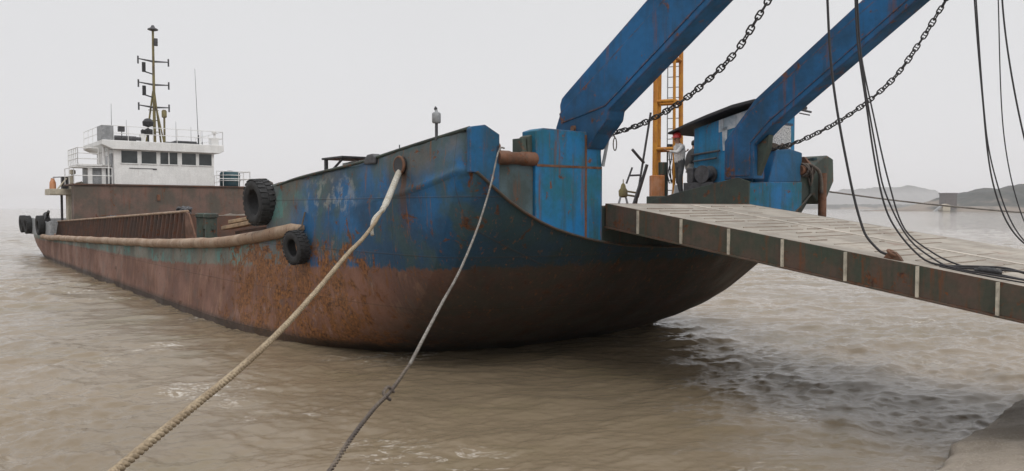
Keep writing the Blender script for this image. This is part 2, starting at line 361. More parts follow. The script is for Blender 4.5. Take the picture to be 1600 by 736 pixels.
DD = [-1.5, -.8, -.4, -.2, -.1, -.05, 0, .05, .1, .16, .24, .34, .46, .6, .8, 1.0] + [1.1 + .1*q_ for q_ in range(20)] + [3.3 + .3*q_ for q_ in range(30)]
for i in range(420):
    row = []; a = i*.085 - 1.2
    wob = .16*mnoise.noise(Vector((a*.5, 0, 0))) + .09*mnoise.noise(Vector((a*1.7, 0, 3))) + .05*mnoise.noise(Vector((a*5, 0, 5)))
    for dd in DD:
        p = e0 + ed*a + inn*(dd + wob)
        hh = (-.9 if dd < -1 else -.25 + .5*(dd+.2)) if dd < -.04 else .10 + .05*min(1, max(0, dd)/.1) + min(max(0, dd), 1.6)*.22 + max(0, dd-1.6)*.47
        hh += (.035*mnoise.noise(Vector((p.x*2.2, p.y*2.2, 1))) + .030*mnoise.noise(Vector((p.x*6, p.y*6, 2))) + .018*mnoise.noise(Vector((p.x*15, p.y*15, 4))))*(1 if dd > -.3 else 0)
        row.append((p.x, p.y, min(hh, 1.9)))
    G.append(row)
tag(mb.grid(G).build('slipway', M['conc'], smooth=True), kind='structure')
mb = MB(); mb.prism([(-40, 3.2), (1.6, 3.2), (4.2, 5.6), (6.2, 4.0), (30, 4.0), (30, -25), (-40, -25)], 2, -1.4, 1.93)
tag(mb.build('quay', M['conc'], bevel=.04), kind='structure')

def hill(name, prof, y0, depth, mat, seed):
    xs = np.linspace(prof[0][0], prof[-1][0], 150); hs = np.interp(xs, [p[0] for p in prof], [p[1] for p in prof]); G = []
    for i, (x, h) in enumerate(zip(xs, hs)):
        row = []
        for j in range(14):
            q = j/13; f = math.sin(q*math.pi)**.8
            n = 1 + .16*mnoise.fractal(Vector((x*14/depth + seed, q*5, seed)), 1, 2, 5)*min(1, f*3)
            row.append((x, y0 + depth*(q - .5), -1.0 + (h + 1)*f*n))
        G.append(row)
    return tag(MB().grid(G).build(name, mat, smooth=True), kind='structure')
t = NT('wooded_hill'); n1 = t.noise(.05, 6, .7); n2 = t.noise(.012, 5)
c = t.mix(t.ramp(n1, .35, .65), (.022, .030, .028), (.055, .056, .05)); c = t.mix(t.ramp(t.math('SUBTRACT', n2, t.math('MULTIPLY', t.xyz()['Z'], .016)), .34, .46), c, (.20, .165, .135))
M['hill'] = t.done(c, .9)
hill('hill_far', [(x_*2.0, h_*2.0) for x_, h_ in ((900, 8), (1150, 42), (1260, 66), (1360, 77), (1430, 82), (1520, 86), (1600, 78), (1640, 56), (1700, 26), (1800, 6))], 6000, 900, M['hill'], 3)
hill('hill_near', [(520, 2), (545, 7), (570, 16), (595, 24), (625, 30), (660, 33), (760, 38), (900, 44), (1100, 38), (1300, 16)], 1000, 240, M['hill'], 8)
hill('shore_far', [(700, 4), (900, 14), (1200, 16), (1450, 14), (1700, 9), (2000, 6)], 2600, 160, M['hill'], 5)
hill('shore_near', [(400, .5), (440, 3), (500, 5), (560, 6), (700, 8), (900, 8), (1200, 6)], 870, 60, M['hill'], 12)
mb = MB().box((479, 850, .5), (492, 862, 19)).box((478.4, 849.4, 19), (492.6, 862.6, 20.2))
for k in range(4): mb.box((479.8, 849.7, 4+4*k), (491.2, 850.02, 6+4*k))
o = mb.build('block_building', plain('dark_stucco', (.085, .07, .07), .2, .2), bevel=.1)
tag(o, 'square dark tower building on the far shore beside the wooded hill', 'building')
b = empty('silo_shed', (470, 838, 0), 0, 'white shore building with a white sloping chute below the far wooded hill', 'building')
MB().box((0, 0, .5), (8, 7, 6.5)).prism([(0, 6.5), (8, 6.5), (4, 8)], 1, -.3, 7.3).build('shed', M['cream'], b)
MB().prism([(-9, 0), (-6, 0), (-.2, 5), (-.2, 7)], 1, 1, 4).build('chute', M['grey'], b)

# ------------------------------------------------------------------ haze
xs0, xs1, ys0, ys1 = -8000, 8000, -8000, 8000
t = bpy.data.materials.new('sea_haze'); t.use_nodes = True; q = t.node_tree; q.nodes.clear()
o_ = q.nodes.new('ShaderNodeOutputMaterial'); pv = q.nodes.new('ShaderNodeVolumePrincipled')
pv.inputs['Color'].default_value = (.955, .965, 1, 1); pv.inputs['Density'].default_value = .00018; pv.inputs['Anisotropy'].default_value = .2
q.links.new(pv.outputs[0], o_.inputs['Volume'])
hz = MB().box((xs0, ys0, -4), (xs1, ys1, 110)).build('haze', t); tag(hz, kind='stuff')

# ================================================================== THE BARGE
ship = empty('cargo_barge', P0, SHIP_RZ, 'rusty blue and brown cargo barge with a white wheelhouse and lowered bow ramp', 'barge')
VC = 2.5                                                    # centre line
def mir(p): return (p[0], 2*VC - p[1], *p[2:])
TOP = [(58.4,-3.0,1.56),(57.4,-3.6,1.54),(47.2,-3.75,1.53),(43.3,-3.8,1.63),(26,-3.85,2.0),(16.4,-3.85,2.26),(12.5,-3.8,2.5),(10.5,-3.72,2.72),(8.2,-3.6,3.05),
       (6.5,-3.54,3.25),(5,-3.5,3.42),(3.5,-3.5,3.62),(2.2,-3.5,3.80),(1.2,-3.48,3.98),(.45,-3.46,4.14),(.1,-3.42,4.22),(0,-3.30,4.16),(0,-3.05,3.98),
       (0,-2.46,3.58),(0,-1.67,3.19),(0,-.9,2.96),(0,-.1,2.80),(0,1.0,2.68),(0,2.5,2.62)]
WL = [(54,-2.6),(52.6,-3.5),(46,-3.75),(42,-3.8),(26,-3.95),(16.4,-4.05),(13,-4.05),(11,-3.95),(9.4,-3.75),(8.5,-3.62),(7.7,-3.45),(7.0,-3.2),
      (6.4,-2.92),(5.9,-2.62),(5.5,-2.35),(5.2,-2.12),(4.95,-1.9),(4.75,-1.65),(4.45,-1.25),(4.15,-.6),(3.95,0),(3.8,.7),(3.7,1.5),(3.66,2.5)]
half_t = catmull(TOP, 150); ti = np.linspace(0, 1, 150)
# resample the waterline at the same parameters as the top line
cum = np.concatenate([[0], np.cumsum(np.linalg.norm(np.diff(np.array(TOP), axis=0), axis=1))])
sfine = np.linspace(0, cum[-1], 150); kpar = np.interp(sfine, cum, np.arange(len(TOP)))
wk = catmull([(i*1000.0, *p) for i, p in enumerate(WL)], 3000)
half_w = np.stack([np.interp(kpar*1000, wk[:, 0], wk[:, 1]), np.interp(kpar*1000, wk[:, 0], wk[:, 2])], -1)
# denser columns near the bow
kk = np.concatenate([np.linspace(0, 5, 90), np.linspace(5, 12, 90)[1:], np.linspace(12, 23, 130)[1:]])
def interp_k(arr_k, arr, k): return np.stack([np.interp(k, arr_k, arr[:, c]) for c in range(arr.shape[1])], -1)
TT = interp_k(kpar, half_t, kk); WW = interp_k(kpar, half_w, kk)
TT = np.vstack([TT, np.array([mir(p) for p in TT[-2::-1]])]); WW = np.vstack([WW, np.array([mir(p) for p in WW[-2::-1]])])
rows = []
NL = 30
for j in range(NL + 5):
    s = j/NL; row = []
    for Tp, Wp in zip(TT, WW):
        rk = min(1, max(0, (Wp[0] - Tp[0])/4.5)) if Tp[0] < 20 else 0    # raked bow or upright side
        cpu, cpv = Tp[0] + (.30 if rk else .1)*(Wp[0]-Tp[0]), Tp[1] + (.25)*(Wp[1]-Tp[1]); cpz = Tp[2]*(.46 - .20*rk)
        if s <= 1:
            a, b, c_ = (1-s)**2, 2*s*(1-s), s*s
            p = [a*Tp[0]+b*cpu+c_*Wp[0], a*Tp[1]+b*cpv+c_*Wp[1], a*Tp[2]+b*cpz]
        else:
            q_ = (s-1); p = [Wp[0] + 2*q_*(Wp[0]-cpu), Wp[1] + 2*q_*(Wp[1]-cpv) , -2*q_*cpz*1.0 - q_*.8]
        row.append(p)
    rows.append(row)
rows = np.array(rows); dent = np.zeros(rows.shape[:2])
for j in range(rows.shape[0]):
    for i in range(rows.shape[1]):
        u_, v_, z_ = rows[j, i]; e = min(1, j/4)
        d = .050*mnoise.noise(Vector((u_*.55, v_*.55, z_*.8))) + .022*mnoise.noise(Vector((u_*1.7, v_*1.7, z_*1.6+5)))
        d += .007*math.cos(u_*2*math.pi/.62) if abs(v_-VC) > 5.4 else 0
        dent[j, i] = d*e
du = np.gradient(rows, axis=1); dz = np.gradient(rows, axis=0); nn = np.cross(du, dz); nn /= np.linalg.norm(nn, axis=-1, keepdims=True) + 1e-9
sg = np.sign(nn[10, 60, 1]) * -1
rows = rows + nn*(sg*dent)[..., None]
m = SM(); m.grid([[tuple(p) for p in r_] for r_ in rows]); m.build('hull', M['hull'], ship, smooth=True)
# rusty lip along the stem edge
near_top = [tuple(p) for p in TT]; m = SM(); lip = [p for p in TT if p[0] < .03]
m.path([(p[0]-.015, p[1], p[2]) for p in lip], .03, 8); m.build('stem_edge', M['edge'], ship, smooth=True)
# decks
def top_at(uq): return np.interp(uq, half_t[::-1, 0], half_t[::-1, 2])
m = SM(); G = []
for uq in np.linspace(58, 9.2, 60): G.append([(uq, -3.55, top_at(uq)-.06), (uq, 2.5, top_at(uq)-.02), (uq, 8.5, top_at(uq)-.06)])
m.grid(G).build('main_deck', M['rust'], ship)
m = SM(); m.prism([(.12, -1.9), (.6, -2.1), (1.8, -2.9), (4, -3.25), (9.2, -3.35), (9.2, 8.35), (4, 8.25), (1.8, 7.9), (.6, 7.1), (.12, 6.9)], 2, 3.46, 3.55).box((9.14, -3.3, 2.2), (9.2, 8.3, 3.46)); m.build('fore_deck', M['rust'], ship)
m = SM(); m.box((1.3, 5.5, 3.552), (3.75, 8.2, 3.84)); m.build('work_platform', M['green'], ship, bevel=.02)
# transom
# rubbing rail: fat tan pipe along the sheer
for sgn in (0, 1):
    pts = [(uq, -3.92 if uq > 14 else np.interp(uq, [7.0, 14], [-3.60, -3.92]), top_at(uq)+np.interp(uq, [7.0, 11, 15], [-.20, -.08, .02])+.03*mnoise.noise(Vector((uq*.5, 0, 0)))) for uq in np.linspace(7.0, 50, 130)]
    rr = [(.165 + .022*mnoise.noise(Vector((uq*1.3, 4, 0))))*min(1, .45+(uq-7.0)/1.2) for uq in np.linspace(7.0, 50, 130)]
    if sgn: pts = [mir(p) for p in pts]
    m = SM(); m.path(pts, rr, 14); m.build('rubbing_rail', M['rail'], ship, smooth=True)
# bow side bulwark (near side full, far side short)
def bulwark(tops, thick, mat, mirror=False):
    m = SM(); G = []
    tp = catmull(tops, 70)
    for p in tp:
        zb = top_at(max(p[0], .1)); col = []
        for q in [-.2] + list(np.linspace(0, 1, 14)):
            z_ = zb + (p[2]-zb)*q if q >= 0 else zb - .22; bulge = .045*math.exp(-((q-.0)/.10)**2)*min(1, max(0, (3.4-p[0])/1.6))                  # knuckle
            lean = .10*q
            d = min(1, q*4)*.035*mnoise.noise(Vector((p[0]*.8, z_*1.2, 7))) + min(1, q*4)*.018*mnoise.noise(Vector((p[0]*2.3, z_*2.6, 2))) + .026
            vv = np.interp(p[0], half_t[::-1, 0], half_t[::-1, 1]) if p[0] > .1 else -3.44
            col.append((p[0] + (.10 if q < 0 and p[0] < 1 else 0), vv - bulge + lean*.6 + d if q >= 0 else vv + (.16 if p[0] < 3.5 else .06), z_ + .015*mnoise.noise(Vector((p[0]*1.5, 0, q)))*(q > .9)))
        G.append([mir(c_) for c_ in col] if mirror else col)
    m.grid(G); return m.build('bulwark', mat, ship, smooth=True, solid=thick)
bulwark([(9.3,0,4.02),(9.0,0,4.14),(7.5,0,4.25),(6,0,4.36),(4.18,0,4.50),(3.2,0,4.60),(2,0,4.74),(1.0,0,4.86),(.1,0,4.94)], .05, M['hull'])
bulwark([(3.4,0,3.9),(3.0,0,4.3),(2,0,4.6),(1,0,4.8),(.1,0,4.9)], .05, M['hull'], True)
m = SM(); m.path([(p[0], p[1], p[2]) for p in catmull([(9.3,-3.56,4.03),(7.5,-3.52,4.26),(4.18,-3.47,4.51),(2,-3.42,4.75),(.08,-3.38,4.95)], 40)], .035, 8); m.build('bulwark_cap', M['green'], ship, smooth=True)

# bow front plating
ch = [p for p in half_t if p[0] < .02]; cv = np.array([p[1] for p in ch]); cz = np.array([p[2] for p in ch])
o_ = np.argsort(cv); cv, cz = cv[o_], cz[o_]
def chz(vq):
    vq = vq if vq <= VC else 2*VC - vq
    return float(np.interp(vq, cv, cz))
def plate(v0, v1, top, u0, u1, name, mat, bev=.015, parent=ship):
    bot = [(vq, chz(vq)-.0) for vq in np.linspace(v0, v1, 16)]
    m = SM(); m.prism(bot + top, 0, u0, u1); return m.build(name, mat, parent, bevel=bev)
plate(-3.44, -2.77, [(-2.77, 4.86), (-3.10, 5.02), (-3.40, 4.97), (-3.44, 4.93)], -.02, .10, 'corner_plate', M['blue'])
plate(-2.77, -1.91, [(-1.91, 4.36), (-2.77, 4.36)], .045, .16, 'fairlead_plate', M['recess'])
plate(-.08, 5.05, [(5.05, 3.53), (-.08, 3.53)], .03, .115, 'ramp_sill', M['green'])
plate(7.42, 8.44, [(8.44, 4.4), (7.42, 4.4)], .03, .16, 'fairlead_plate', M['green'])
m = SM(); m.prism([(7.86, 3.9), (7.86, 4.62), (8.2, 4.78), (8.65, 4.96), (8.98, 4.86), (9.02, 4.25), (8.62, 3.72), (8.3, 3.6)], 0, -.05, .6); m.build('corner_plate', M['green'], ship, bevel=.03)
# towers that carry the gantry
T1 = plate(-1.91, -.10, [(-.10, 4.325), (-1.91, 4.325)], -.03, .46, 'gantry_tower', M['tower'], .02)
m = SM(); m.prism([(-1.88, 4.32), (-.10, 4.32), (-.13, 4.62), (-.20, 5.04), (-1.70, 5.05), (-1.90, 4.99)], 0, -.022, .40); m.build('tower_head', M['tower'], T1, bevel=.02)
m = SM(); m.prism([(-1.86, 4.93), (-1.66, 5.0), (-1.66, 4.33), (-2.0, 4.33), (-2.0, 4.88)], 0, .10, .36); m.build('cheek_plate', M['green'], T1, bevel=.02)
m = SM(); m.box((-.034, -.60, 2.9), (-.0205, -.545, 4.98)); m.box((-.037, -1.88, 4.30), (-.02, -.12, 4.345)); m.build('weld_strip', M['rust'], T1)
m = SM(); m.tube((-.08, -.14, 4.36), (-.12, -.02, 4.98), .035); m.tube((-.12, -.02, 4.98), (-.12, .12, 5.02), .035); m.build('lever', M['grey'], T1)
T2 = plate(5.05, 7.44, [(7.44, 4.20), (5.05, 4.14)], -.03, .46, 'gantry_tower', M['tower'], .02)
m = SM(); m.prism([(3.15, 3.5), (3.15, 3.72), (2.2, 3.92), (.3, 4.27), (-.028, 4.16), (-.028, 3.5)], 1, 5.02, 5.12); m.build('wing_plate', M['green'], T2, bevel=.01)
m = SM(); m.prism([(5.90, 4.14), (7.44, 4.20), (7.48, 4.98), (6.9, 5.06), (6.25, 5.0)], 0, 0, .42); m.build('tower_head', M['blue'], T2, bevel=.03)
# fairlead rollers
for (a, b, z_, n_) in ((-2.80, -1.88, 4.44, 0), (7.38, 7.90, 4.52, 1)):
    m = SM(); prof = [(.125, a), (.135, a+.02), (.135, a+(b-a)*.30), (.118, a+(b-a)*.33), (.118, a+(b-a)*.62), (.135, a+(b-a)*.65), (.135, b-.02), (.125, b)]
    m.lathe(prof, (.03, 0, z_), 20, 1); m.build('fairlead_roller', M['rust'], ship, smooth='auto')
m = SM(); m.prism([(-.02, 4.30), (.42, 4.30), (.42, 4.90), (.18, 4.90), (-.02, 4.66)], 1, -2.86, -2.74); m.build('roller_bracket', M['rust'], ship, bevel=.01)
m = SM(); m.prism([(.05, 4.36), (.40, 4.36), (.40, 4.84), (.12, 4.84)], 1, -2.14, -2.03); m.build('roller_bracket', M['green'], ship, bevel=.01)
m = SM(); m.prism([(-.02, 4.3), (.42, 4.3), (.42, 4.9), (.18, 4.9), (-.02, 4.66)], 1, 7.86, 7.96); m.build('roller_bracket', M['rust'], ship, bevel=.01)
m = SM(); m.tube((-.12, 8.30, 3.2), (-.12, 8.30, 4.45), .11, 16); m.build('fender_post', M['rust'], ship, smooth='auto')
# hawse hole
m = SM(); k_ = [( 2.31+.19*math.cos(a), -3.55, 4.36+.17*math.sin(a)) for a in np.linspace(0, 2*math.pi, 28, False)]
m.path(k_, .032, 10, closed=True); m.build('hawse_ring', M['rust'], ship, smooth=True)
m = SM(); m.lathe([(.175, -3.575), (.175, -3.3)], (2.31, 0, 4.36), 24, 1); m.build('hawse_dark_plug', M['black'], ship)  # solid black plug: the shade inside the open hole, put in as colour
# small bow fittings
m = SM(); m.prism([(3.9, 4.45), (3.9, 4.56), (3.75, 4.66), (3.55, 4.67), (3.40, 4.60), (3.40, 4.45)], 1, -3.52, -3.30); m.build('mooring_chock', M['dark'], ship, bevel=.03)
m = SM(); m.tube((2.55, -3.4, 4.6), (2.55, -3.4, 4.80), .012); m.build('bulwark_pin', M['dark'], ship)
lp = SM(); lp.tube((1.12, -3.42, 4.80), (1.12, -3.42, 5.13), .03); lpo = lp.build('bow_lamp_post', M['dark'], ship, smooth='auto')
m = SM(); m.lathe([(.07, 5.12), (.085, 5.14), (.085, 5.30), (.07, 5.32), (.03, 5.34), (.02, 5.38)], (1.12, -3.42, 0), 14); m.build('lantern', M['grey'], lpo, smooth='auto')
m = SM(); m.path([(1.14, -3.42, 5.36), (1.13, -3.43, 5.40), (1.17, -3.41, 5.44)], [.02, .035, .012], 8); m.build('lamp_cap', M['dark'], lpo, smooth=True)
hc = SM(); hc.box((5.6, -3.2, 4.70), (6.75, -2.3, 4.75)); hco = hc.build('hatch_lid', M['black'], ship, bevel=.01)
m = SM()
for (a, b) in ((6.65, -3.12), (6.4, -2.4), (5.75, -2.4)): m.tube((a, b, 3.55), (a, b, 4.70), .05)
m.tube((6.6, -3.12, 4.3), (5.7, -3.12, 4.70), .03); m.build('lid_post', M['dark'], hco)
m = SM(); m.prism([(6.5, 4.36), (5.8, 4.55), (5.8, 4.66), (6.5, 4.62)], 1, -2.75, -2.68); m.build('folded_tarp', M['tarp'], hco)

# ---------------------------------------------------------------- gantry arms
SL = .662
def arm(v0, v1, up, lo_pts, name_mat, ext=-8.6):
    root = SM(); poly = up + lo_pts
    root.prism(poly, 1, v0, v1); ob = root.build('gantry_arm', name_mat, ship, bevel=.025)
    return ob
zu = lambda u_: 5.85 + (.68-u_)*SL; zd = lambda u_: 5.39 + (-.62-u_)*SL
ARM1 = arm(-.55, -.08, [(-8.6, zu(-8.6)), (.60, 5.90), (.74, 5.80), (.80, 5.66), (.78, 5.50)],
     [(.92, 5.20), (.92, 3.556), (.06, 3.556), (.02, 4.7), (-.06, 4.7), (-.30, 4.98), (-.46, 5.10), (-.60, 5.24), (-.64, 5.42), (-8.6, zd(-8.6))], M['arm'])
m = SM(); m.prism([(-8.5, zd(-8.5)+.16), (-.55, zd(-.55)+.16), (.70, 5.28), (.80, 5.48), (-8.5, zu(-8.5)-.52)], 1, -.565, -.549); m.build('doubler_plate', M['arm'], ARM1, bevel=.006)
m = SM(); m.box((.30, -.555, 5.08), (.42, -.53, 5.2)); m.tube((.35, -.60, 5.14), (.35, -.5, 5.14), .06, 14); m.build('pivot_pin', M['rust'], ARM1)
zu2 = lambda u_: 6.18 + (-.16-u_)*.70; zd2 = lambda u_: 5.49 + (-.64-u_)*.69
ARM2 = arm(5.05, 5.52, [(-8.8, zu2(-8.8)), (-.16, 6.18), (.73, 5.20), (.73, 4.22)],
     [(-.14, 4.22), (-.14, 5.06), (-.64, 5.49), (-8.8, zd2(-8.8))], M['arm'])
m = SM(); m.prism([(-8.6, zd2(-8.6)+.16), (-.55, zd2(-.55)+.16), (-.05, 5.12), (-.05, 4.3), (.66, 4.3), (.66, 5.16), (-.05, 5.95), (-8.6, zu2(-8.6)-.46)], 1, 5.035, 5.051); m.build('doubler_plate', M['arm'], ARM2, bevel=.006)
m = SM(); m.prism([(-.14, 4.3), (-.42, 4.95), (-.46, 5.30), (-.14, 5.06)], 1, 5.2, 5.4); m.build('gusset', M['green'], ARM2, bevel=.01)
m = SM(); m.prism([(.95, 4.25), (.35, 4.25), (.30, 5.1), (.9, 5.0)], 1, 5.56, 5.9); m.build('arm_seat', M['green'], ARM2, bevel=.02)
m = SM()
for uu in (-5.4, -8.2): m.tube((uu, -.6, zu(uu)-.55), (uu, 5.6, zu(uu)-.55), .16, 18)
m.build('gantry_cross_beam', M['arm'], ship, smooth='auto')

# ---------------------------------------------------------------- bow ramp
RS = -.1465
rz = lambda u_: 3.60 + u_*(-RS) if False else 3.60 - (-u_)*.1465
RL = -11.0
t = NT('ramp_deck_paint'); n1 = t.noise(1.2, 7); n2 = t.noise(5, 8, .7, (1.2, .35, 1)); n3 = t.noise(22, 6, .7); X = t.xyz()
c = t.mix(t.ramp(n1, .35, .65), (.40, .36, .305), (.28, .25, .21)); c = t.mix(t.math('MULTIPLY', t.ramp(t.noise(3.2, 7, .7, (3.4, .25, 1)), .52, .68), .6), c, (.20, .155, .125)); c = t.mix(t.math('MULTIPLY', t.ramp(n2, .54, .68), .35), c, (.17, .12, .09))
c = t.mix(t.math('MULTIPLY', t.ramp(t.noise(2.2, 6, .7, loc=(3, 3, 3)), .57, .66), .5), c, (.23, .14, .10)); t.bump(t.math('ADD', n2, n3), .35, .01); M['rampdeck'] = t.done(c, .75)
m = SM(); m.prism([(-.02, rz(-.02)), (RL, rz(RL)), (RL, rz(RL)-.06), (-.02, rz(-.02)-.06)], 1, 0, 5.05)
m.cur = 1
for uu in np.arange(-10.7, -.25, .33):
    for lane, (a, b) in enumerate(((.45, 2.25), (2.85, 4.65))):
        x_ = a + random.uniform(-.12, .12)
        while x_ < b - .2:
            e_ = min(b + random.uniform(-.1, .15), x_ + random.choice((.5, .9, 1.4, 1.9))); zz = rz(uu) + 0; w0 = random.uniform(.010, .016); hh = random.uniform(.008, .02); sk = random.uniform(-.015, .015)
            if random.random() < .72:
                m.add([(uu-w0, x_, zz-.006), (uu+w0, x_, zz-.006), (uu+w0+sk, e_, zz-.006), (uu-w0+sk, e_, zz-.006), (uu-w0*.8, x_, zz+hh), (uu+w0*.8, x_, zz+hh), (uu+w0*.8+sk, e_, zz+hh), (uu-w0*.8+sk, e_, zz+hh)],
                      [(0,3,2,1),(4,5,6,7),(0,1,5,4),(1,2,6,5),(2,3,7,6),(3,0,4,7)])
            x_ = e_ + random.uniform(.03, .15)
RAMP = m.build('bow_ramp', [M['rampdeck'], paint('worn_grip_bars', (.27, .225, .185), (.33, .285, .24), .3, .3, 3)], ship)
for (v0, v1) in ((-.012, .03), (5.02, 5.062)):
    m = SM(); m.prism([(-.04, rz(0)-.004), (RL, rz(RL)-.004), (RL, rz(RL)-.30), (RL+1, rz(RL+1)-.47), (-.04, rz(-.04)-.50)], 1, v0, v1)
    m.prism([(-.04, rz(0)-.48), (RL+1, rz(RL+1)-.45), (RL+1, rz(RL+1)-.475), (-.04, rz(-.04)-.505)], 1, v0-.05, v1+.05); m.build('side_girder', M['girder'], RAMP, bevel=.006)
for uu in (-.95, -2.03, -3.09, -4.15, -5.24, -6.32, -7.36, -8.42, -9.48):
    m = SM(); m.box((uu-.018, -.055, rz(uu)-.485), (uu+.018, -.0115, rz(uu)-.012)); m.build('stiffener', M['stiff'], RAMP)
m = SM(); m.prism([(-.1, rz(-.1)-.06), (RL+1, rz(RL+1)-.06), (RL+1, rz(RL+1)-.10), (-.1, rz(-.1)-.10)], 1, .03, 5.02)
for uu in np.arange(-9.6, -.2, .53): m.box((uu-.03, .03, rz(uu)-.42), (uu+.03, 5.02, rz(uu)-.10))
m.build('under_frame', M['girder'], RAMP)
m = SM(); m.prism([(-.3, rz(-.3)+.012), (RL, rz(RL)+.012), (RL, rz(RL)-.01), (-.3, rz(-.3)-.01)], 1, 2.44, 2.60); m.build('centre_seam', plain('worn_strip', (.45, .40, .34), .25, 3), RAMP)
m = SM(); m.prism([(-5.78, rz(-5.78)), (-6.06, rz(-6.06)), (-6.02, rz(-6.02)+.06), (-5.95, rz(-5.95)+.12), (-5.88, rz(-5.88)+.12), (-5.82, rz(-5.82)+.06)], 1, .06, .13)
m.path([(-5.90+.06*math.cos(a), .095+.06*math.sin(a), rz(-5.89)+.09+.04*math.cos(a)) for a in np.linspace(0, 2*math.pi, 18, False)], .025, 8, closed=True)
m.build('lifting_lug', M['rust'], RAMP, bevel=.008)
m = SM(); m.tube((-.06, -.0, rz(0)-.06), (-.06, 5.05, rz(0)-.06), .055, 14); m.build('hinge_pin', M['rust'], RAMP)

# ---------------------------------------------------------------- blue deck cabin behind the far arm
CAB = None
m = SM(); m.prism([(2.45, 3.84), (.52, 3.84), (.52, 6.12), (2.45, 5.72)], 1, 6.0, 7.95); CAB = m.build('deck_cabin', M['cabin'], ship, bevel=.02)
m = SM(); m.prism([(3.15, 5.60), (3.15, 5.66), (2.6, 5.83), (1.8, 6.04), (1.0, 6.22), (.30, 6.30), (.30, 6.22), (1.0, 6.13), (1.8, 5.95), (2.6, 5.75)], 1, 5.72, 8.2); m.build('roof', M['black'], CAB, bevel=.01)
m = SM(); m.prism([(1.6, 5.55), (.56, 5.75), (.56, 6.10), (1.6, 5.88)], 1, 5.985, 6.0)
m.prism([(1.46, 5.05), (1.36, 5.05), (1.32, 5.7), (1.50, 5.66)], 1, 5.985, 6.0); m.build('peeling_patch', M['peel'], CAB)
m = SM(); m.box((.495, 6.55, 5.02), (.52, 7.72, 5.75)); m.build('front_panel', M['speck'], CAB)
m = SM(); m.box((.49, 6.45, 5.0), (.515, 6.54, 5.78)).box((.49, 6.45, 5.76), (.515, 7.8, 5.82)).box((.49, 6.45, 4.96), (.515, 7.8, 5.01)); m.build('panel_frame', M['blue'], CAB)
m = SM(); m.tube((.35, 7.9, 6.20), (.28, 8.35, 6.16), .03); m.tube((.35, 7.9, 6.1), (.28, 8.28, 6.07), .018); m.build('roof_gutter', M['dark'], CAB)
m = SM(); m.tube((2.5, 5.95, 4.98), (1.5, 5.9, 5.05), .03); m.tube((2.4, 5.92, 4.80), (1.6, 5.9, 4.86), .025); m.build('hand_bar', M['dark'], CAB)
# deck winch under the cabin's open side
WIN = SM(); WIN.box((1.5, 5.62, 3.842), (2.5, 5.98, 4.2)); WIN = WIN.build('deck_winch', M['dark'], ship, bevel=.01)
m = SM(); m.lathe([(.24, 5.6), (.24, 5.64), (.15, 5.66), (.15, 5.92), (.24, 5.94), (.24, 5.97)], (1.86, 0, 4.42), 24, 1); m.build('drum', M['dark'], WIN, smooth='auto')
m = SM(); m.box((2.2, 5.66, 4.2), (2.42, 5.94, 4.62)); m.build('gearbox', M['dark'], WIN, bevel=.03)

# ---------------------------------------------------------------- hold: coamings
def coam_top(u_): return float(np.interp(u_, [19.3, 29.3, 44, 52], [3.36, 3.10, 2.72, 2.52]))
for side in (0, 1):
    f = (lambda p: p) if side == 0 else mir
    m = SM(); us = np.linspace(19.3, 44 if side else 50.5, 60)
    for a, b in zip(us[:-1], us[1:]):
        pts = [(a, -2.9, top_at(a)-.1), (b, -2.9, top_at(b)-.1), (b, -2.9, coam_top(b)), (a, -2.9, coam_top(a))]
        q_ = pts + [(p[0], -2.84, p[2]) for p in pts]; m.add([f(p) for p in q_], [(0,1,2,3),(7,6,5,4),(0,3,7,4),(1,5,6,2)])
    for a in np.arange(19.5, 44 if side else 50, .62):
        q_ = [(a+d1, vv, zz) for d1 in (-.02, .02) for (vv, zz) in ((-2.89, top_at(a)-.06), (-3.16, top_at(a)-.06), (-3.0, coam_top(a)-.05), (-2.89, coam_top(a)-.03))]
        m.add([f(p) for p in q_], [(0,1,2,3),(7,6,5,4),(0,4,5,1),(1,5,6,2),(2,6,7,3),(3,7,4,0)])
    co = m.build('hatch_coaming', M['coam'], ship)
    m = SM(); m.path([f((a, -2.92, coam_top(a)+.01)) for a in us], .055, 8); m.build('coaming_cap', M['rail'], co, smooth=True)
m = SM(); m.box((19.24, -2.84, 2.1), (19.3, 7.84, 3.2)); m.build('hatch_coaming', M['coam'], ship)
m = SM(); m.prism([(19.3, 2.2), (17.9, 2.25), (18.9, 3.30), (19.3, 3.36)], 1, -3.02, -2.95); m.build('coaming_bracket', M['rust'], ship, bevel=.01)
BT = SM(); BT.box((15.9, -3.25, 2.2), (17.9, -2.6, 2.36)); BT = BT.build('mooring_bitts', M['green'], ship, bevel=.01)
for uu in (16.4, 17.4):
    m = SM(); m.lathe([(.20, 2.3), (.20, 3.15), (.25, 3.17), (.25, 3.28), (.2, 3.32)], (uu, -2.95, 0), 20); m.build('bitt_post', M['green'], BT, smooth='auto')
m = SM(); m.box((16.1, -3.0, 2.75), (17.7, -2.9, 2.87)); m.build('cross_bar', M['green'], BT)

